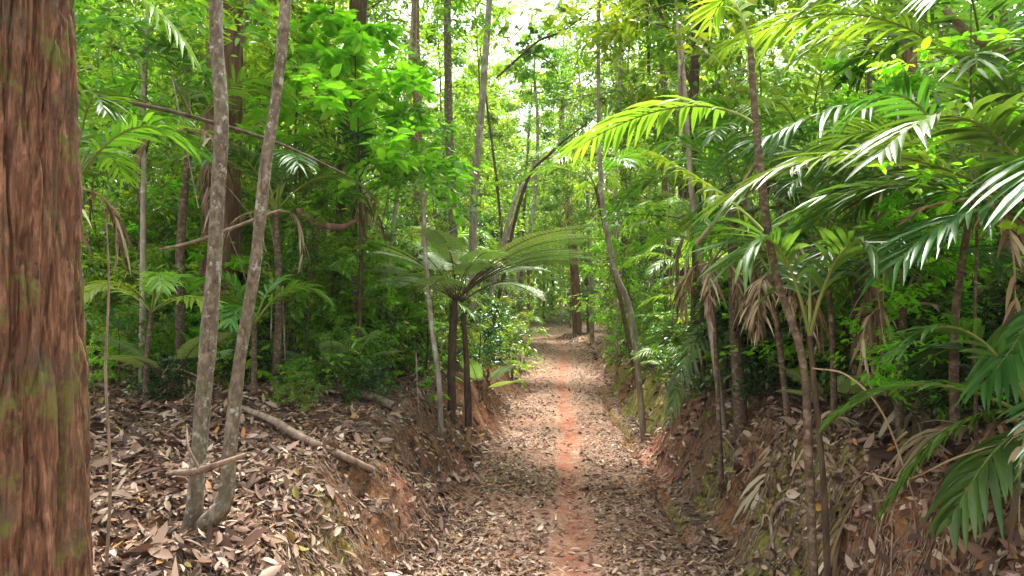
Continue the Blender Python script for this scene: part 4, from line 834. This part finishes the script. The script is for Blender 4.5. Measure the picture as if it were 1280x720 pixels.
vin = [((520, 440, 7.0), (524, 520, 6.9), (532, 566, 6.8), 'pale thin root hanging left of the tree fern'), ((214, 90, 5), (232, 180, 5), (248, 260, 5), 'thin vine hanging beside the double-stemmed tree'),
       ((640, 60, 11), (632, 200, 11), (622, 330, 11), 'liana hanging over the tree fern'), ((480, 0, 8.5), (486, 200, 8.5), (478, 400, 8.5), 'liana hanging behind the lime bush'),
       ((1095, 150, 5.2), (1085, 320, 5.1), (1090, 450, 5.0), 'vine hanging in the right bank palms'), ((820, 80, 7.5), (835, 220, 7.4), (828, 360, 7.3), 'vine hanging right of the path')]
for i, (a, b, c, lb) in enumerate(vin): ln('vine', [at(*a), at(*b), at(*c)], [.006 if a[2] > 6 else .004]*3, 'bark_grey', lb, 'vine', k=5, seed=30+i)
rs = np.random.RandomState(66)
for i in range(46):
    Y = rs.uniform(5.5, 13); px = rs.choice([rs.uniform(120, 600), rs.uniform(760, 1250)]); h = rs.uniform(1.8, 4.5); a = G3((px-640)/FPX*Y, Y, 0)
    if abs(a[0]-float(C(Y))) < 1.6: continue
    if i % 3 == 0: pts = [a, a+[rs.normal(0, .3), rs.normal(0, .2), h*.5], a+[rs.normal(0, .9), rs.normal(0, .4), h]]; r_ = [.009, .007, .003]
    else: pts = [a+[0, 0, .5*rs.rand()], a+[rs.normal(0, .12), 0, h*.35], a+[rs.normal(0, .2), rs.normal(0, .1), h*.7], a+[rs.normal(0, .35), 0, h]]; r_ = [.004, .005, .005, .004]
    m_ = ['bark_grey', 'deadwood', 'bark_cane'][i % 3]
    o = ln('vine', pts, r_, m_, 'x', 'vine', 'thin vines and canes', k=5, seed=i); tolabel.setdefault((['thin grey hanging', 'thin brown hanging', 'reddish climbing'][i % 3] + (' vine' if i % 3 else ' cane'), lateral(a[0], Y), 'further back' if Y > 8 else 'in front'), []).append((a[0]/Y, o))
rs = np.random.RandomState(31)
for i in range(26):
    y = 3+5*rs.rand(); sd_ = rs.choice([-1, 1]); x = float(C(y))+sd_*rs.uniform(.5, 2.6); L = rs.uniform(.15, .6); a = rs.rand()*6.28; m_ = 4
    pts = [G3(x+np.cos(a)*L*q+rs.normal(0, .02), y+np.sin(a)*L*q+rs.normal(0, .02), .018) for q in np.linspace(-.5, .5, m_)]
    o = ln('twig', pts, [.005, .0045, .004, .002], 'deadwood', 'x', 'twig', 'short fallen twigs', k=6, seed=40+i)
    tolabel.setdefault((('long' if L > .4 else 'short')+' dead twig', 'on the path' if abs(x-float(C(y))) < 1 else 'on left bank' if sd_ < 0 else 'on right bank', 'lowest in view' if y < 3.8 else 'near foreground' if y < 5.5 else 'further back'), []).append((x/y, o))
# fallen dead fronds on the right bank and behind
for i, (px, Y, px2, Y2, lb) in enumerate([(1130, 3.6, 1010, 3.6, 'dead tan palm frond lying on the right bank beside the palm foot'), (1230, 3.2, 1120, 3.3, 'brown dead frond lying in the shade at lower right'),
        (1010, 5.2, 930, 5.0, 'brown dead frond draped over the top of the mossy bank'), (1100, 4.4, 1150, 3.9, 'dead frond lying between the right bank palms'), (150, 6.6, 260, 6.4, 'dead frond lying on the leaf litter behind the thick trunk'),
        (985, 4.3, 1060, 4.2, 'curled dead frond behind the thin palm foot')]):
    rs = np.random.RandomState(60+i); a = gpx(px, Y, .12); c = gpx(px2, Y2, .06); b = (a+c)/2+[0, 0, .25]; br, bl = MB(), MB()
    frond(br, bl, a-a, b-a, c-a, n=20, lmax=.32, w=.03, droop=.55, rs=rs, ragged=.2)
    f = bl.build('dead_frond', M['dry']); f.location = [float(v) for v in a]; tag(f, lb, 'dead frond'); br.build('frond_stalk', M['dryrachis'], f)
finish_labels()

if HAZE:      # humid air: the far trees fade a little
    mb = MB(); x0, x1, y0, y1, z0, z1 = -320, 320, -70, 410, float(gz(xs[:, None], ys[None]).min())-1, float(gz(xs[:, None], ys[None]).max())+32
    mb.add([[x0, y0, z0], [x1, y0, z0], [x1, y1, z0], [x0, y1, z0], [x0, y0, z1], [x1, y0, z1], [x1, y1, z1], [x0, y1, z1]],
           [[0, 3, 2, 1], [4, 5, 6, 7], [0, 1, 5, 4], [1, 2, 6, 5], [2, 3, 7, 6], [3, 0, 4, 7]])
    m = bpy.data.materials.new('haze'); m.use_nodes = True; t = m.node_tree; t.nodes.clear()
    v = t.nodes.new('ShaderNodeVolumePrincipled'); v.inputs['Color'].default_value = (.9, .95, .9, 1); v.inputs['Density'].default_value = HAZE; v.inputs['Anisotropy'].default_value = .3
    o_ = t.nodes.new('ShaderNodeOutputMaterial'); t.links.new(v.outputs[0], o_.inputs['Volume'])
    tag(mb.build('haze', m), 'thin pale humid haze between the far trees', 'haze', kind='stuff')
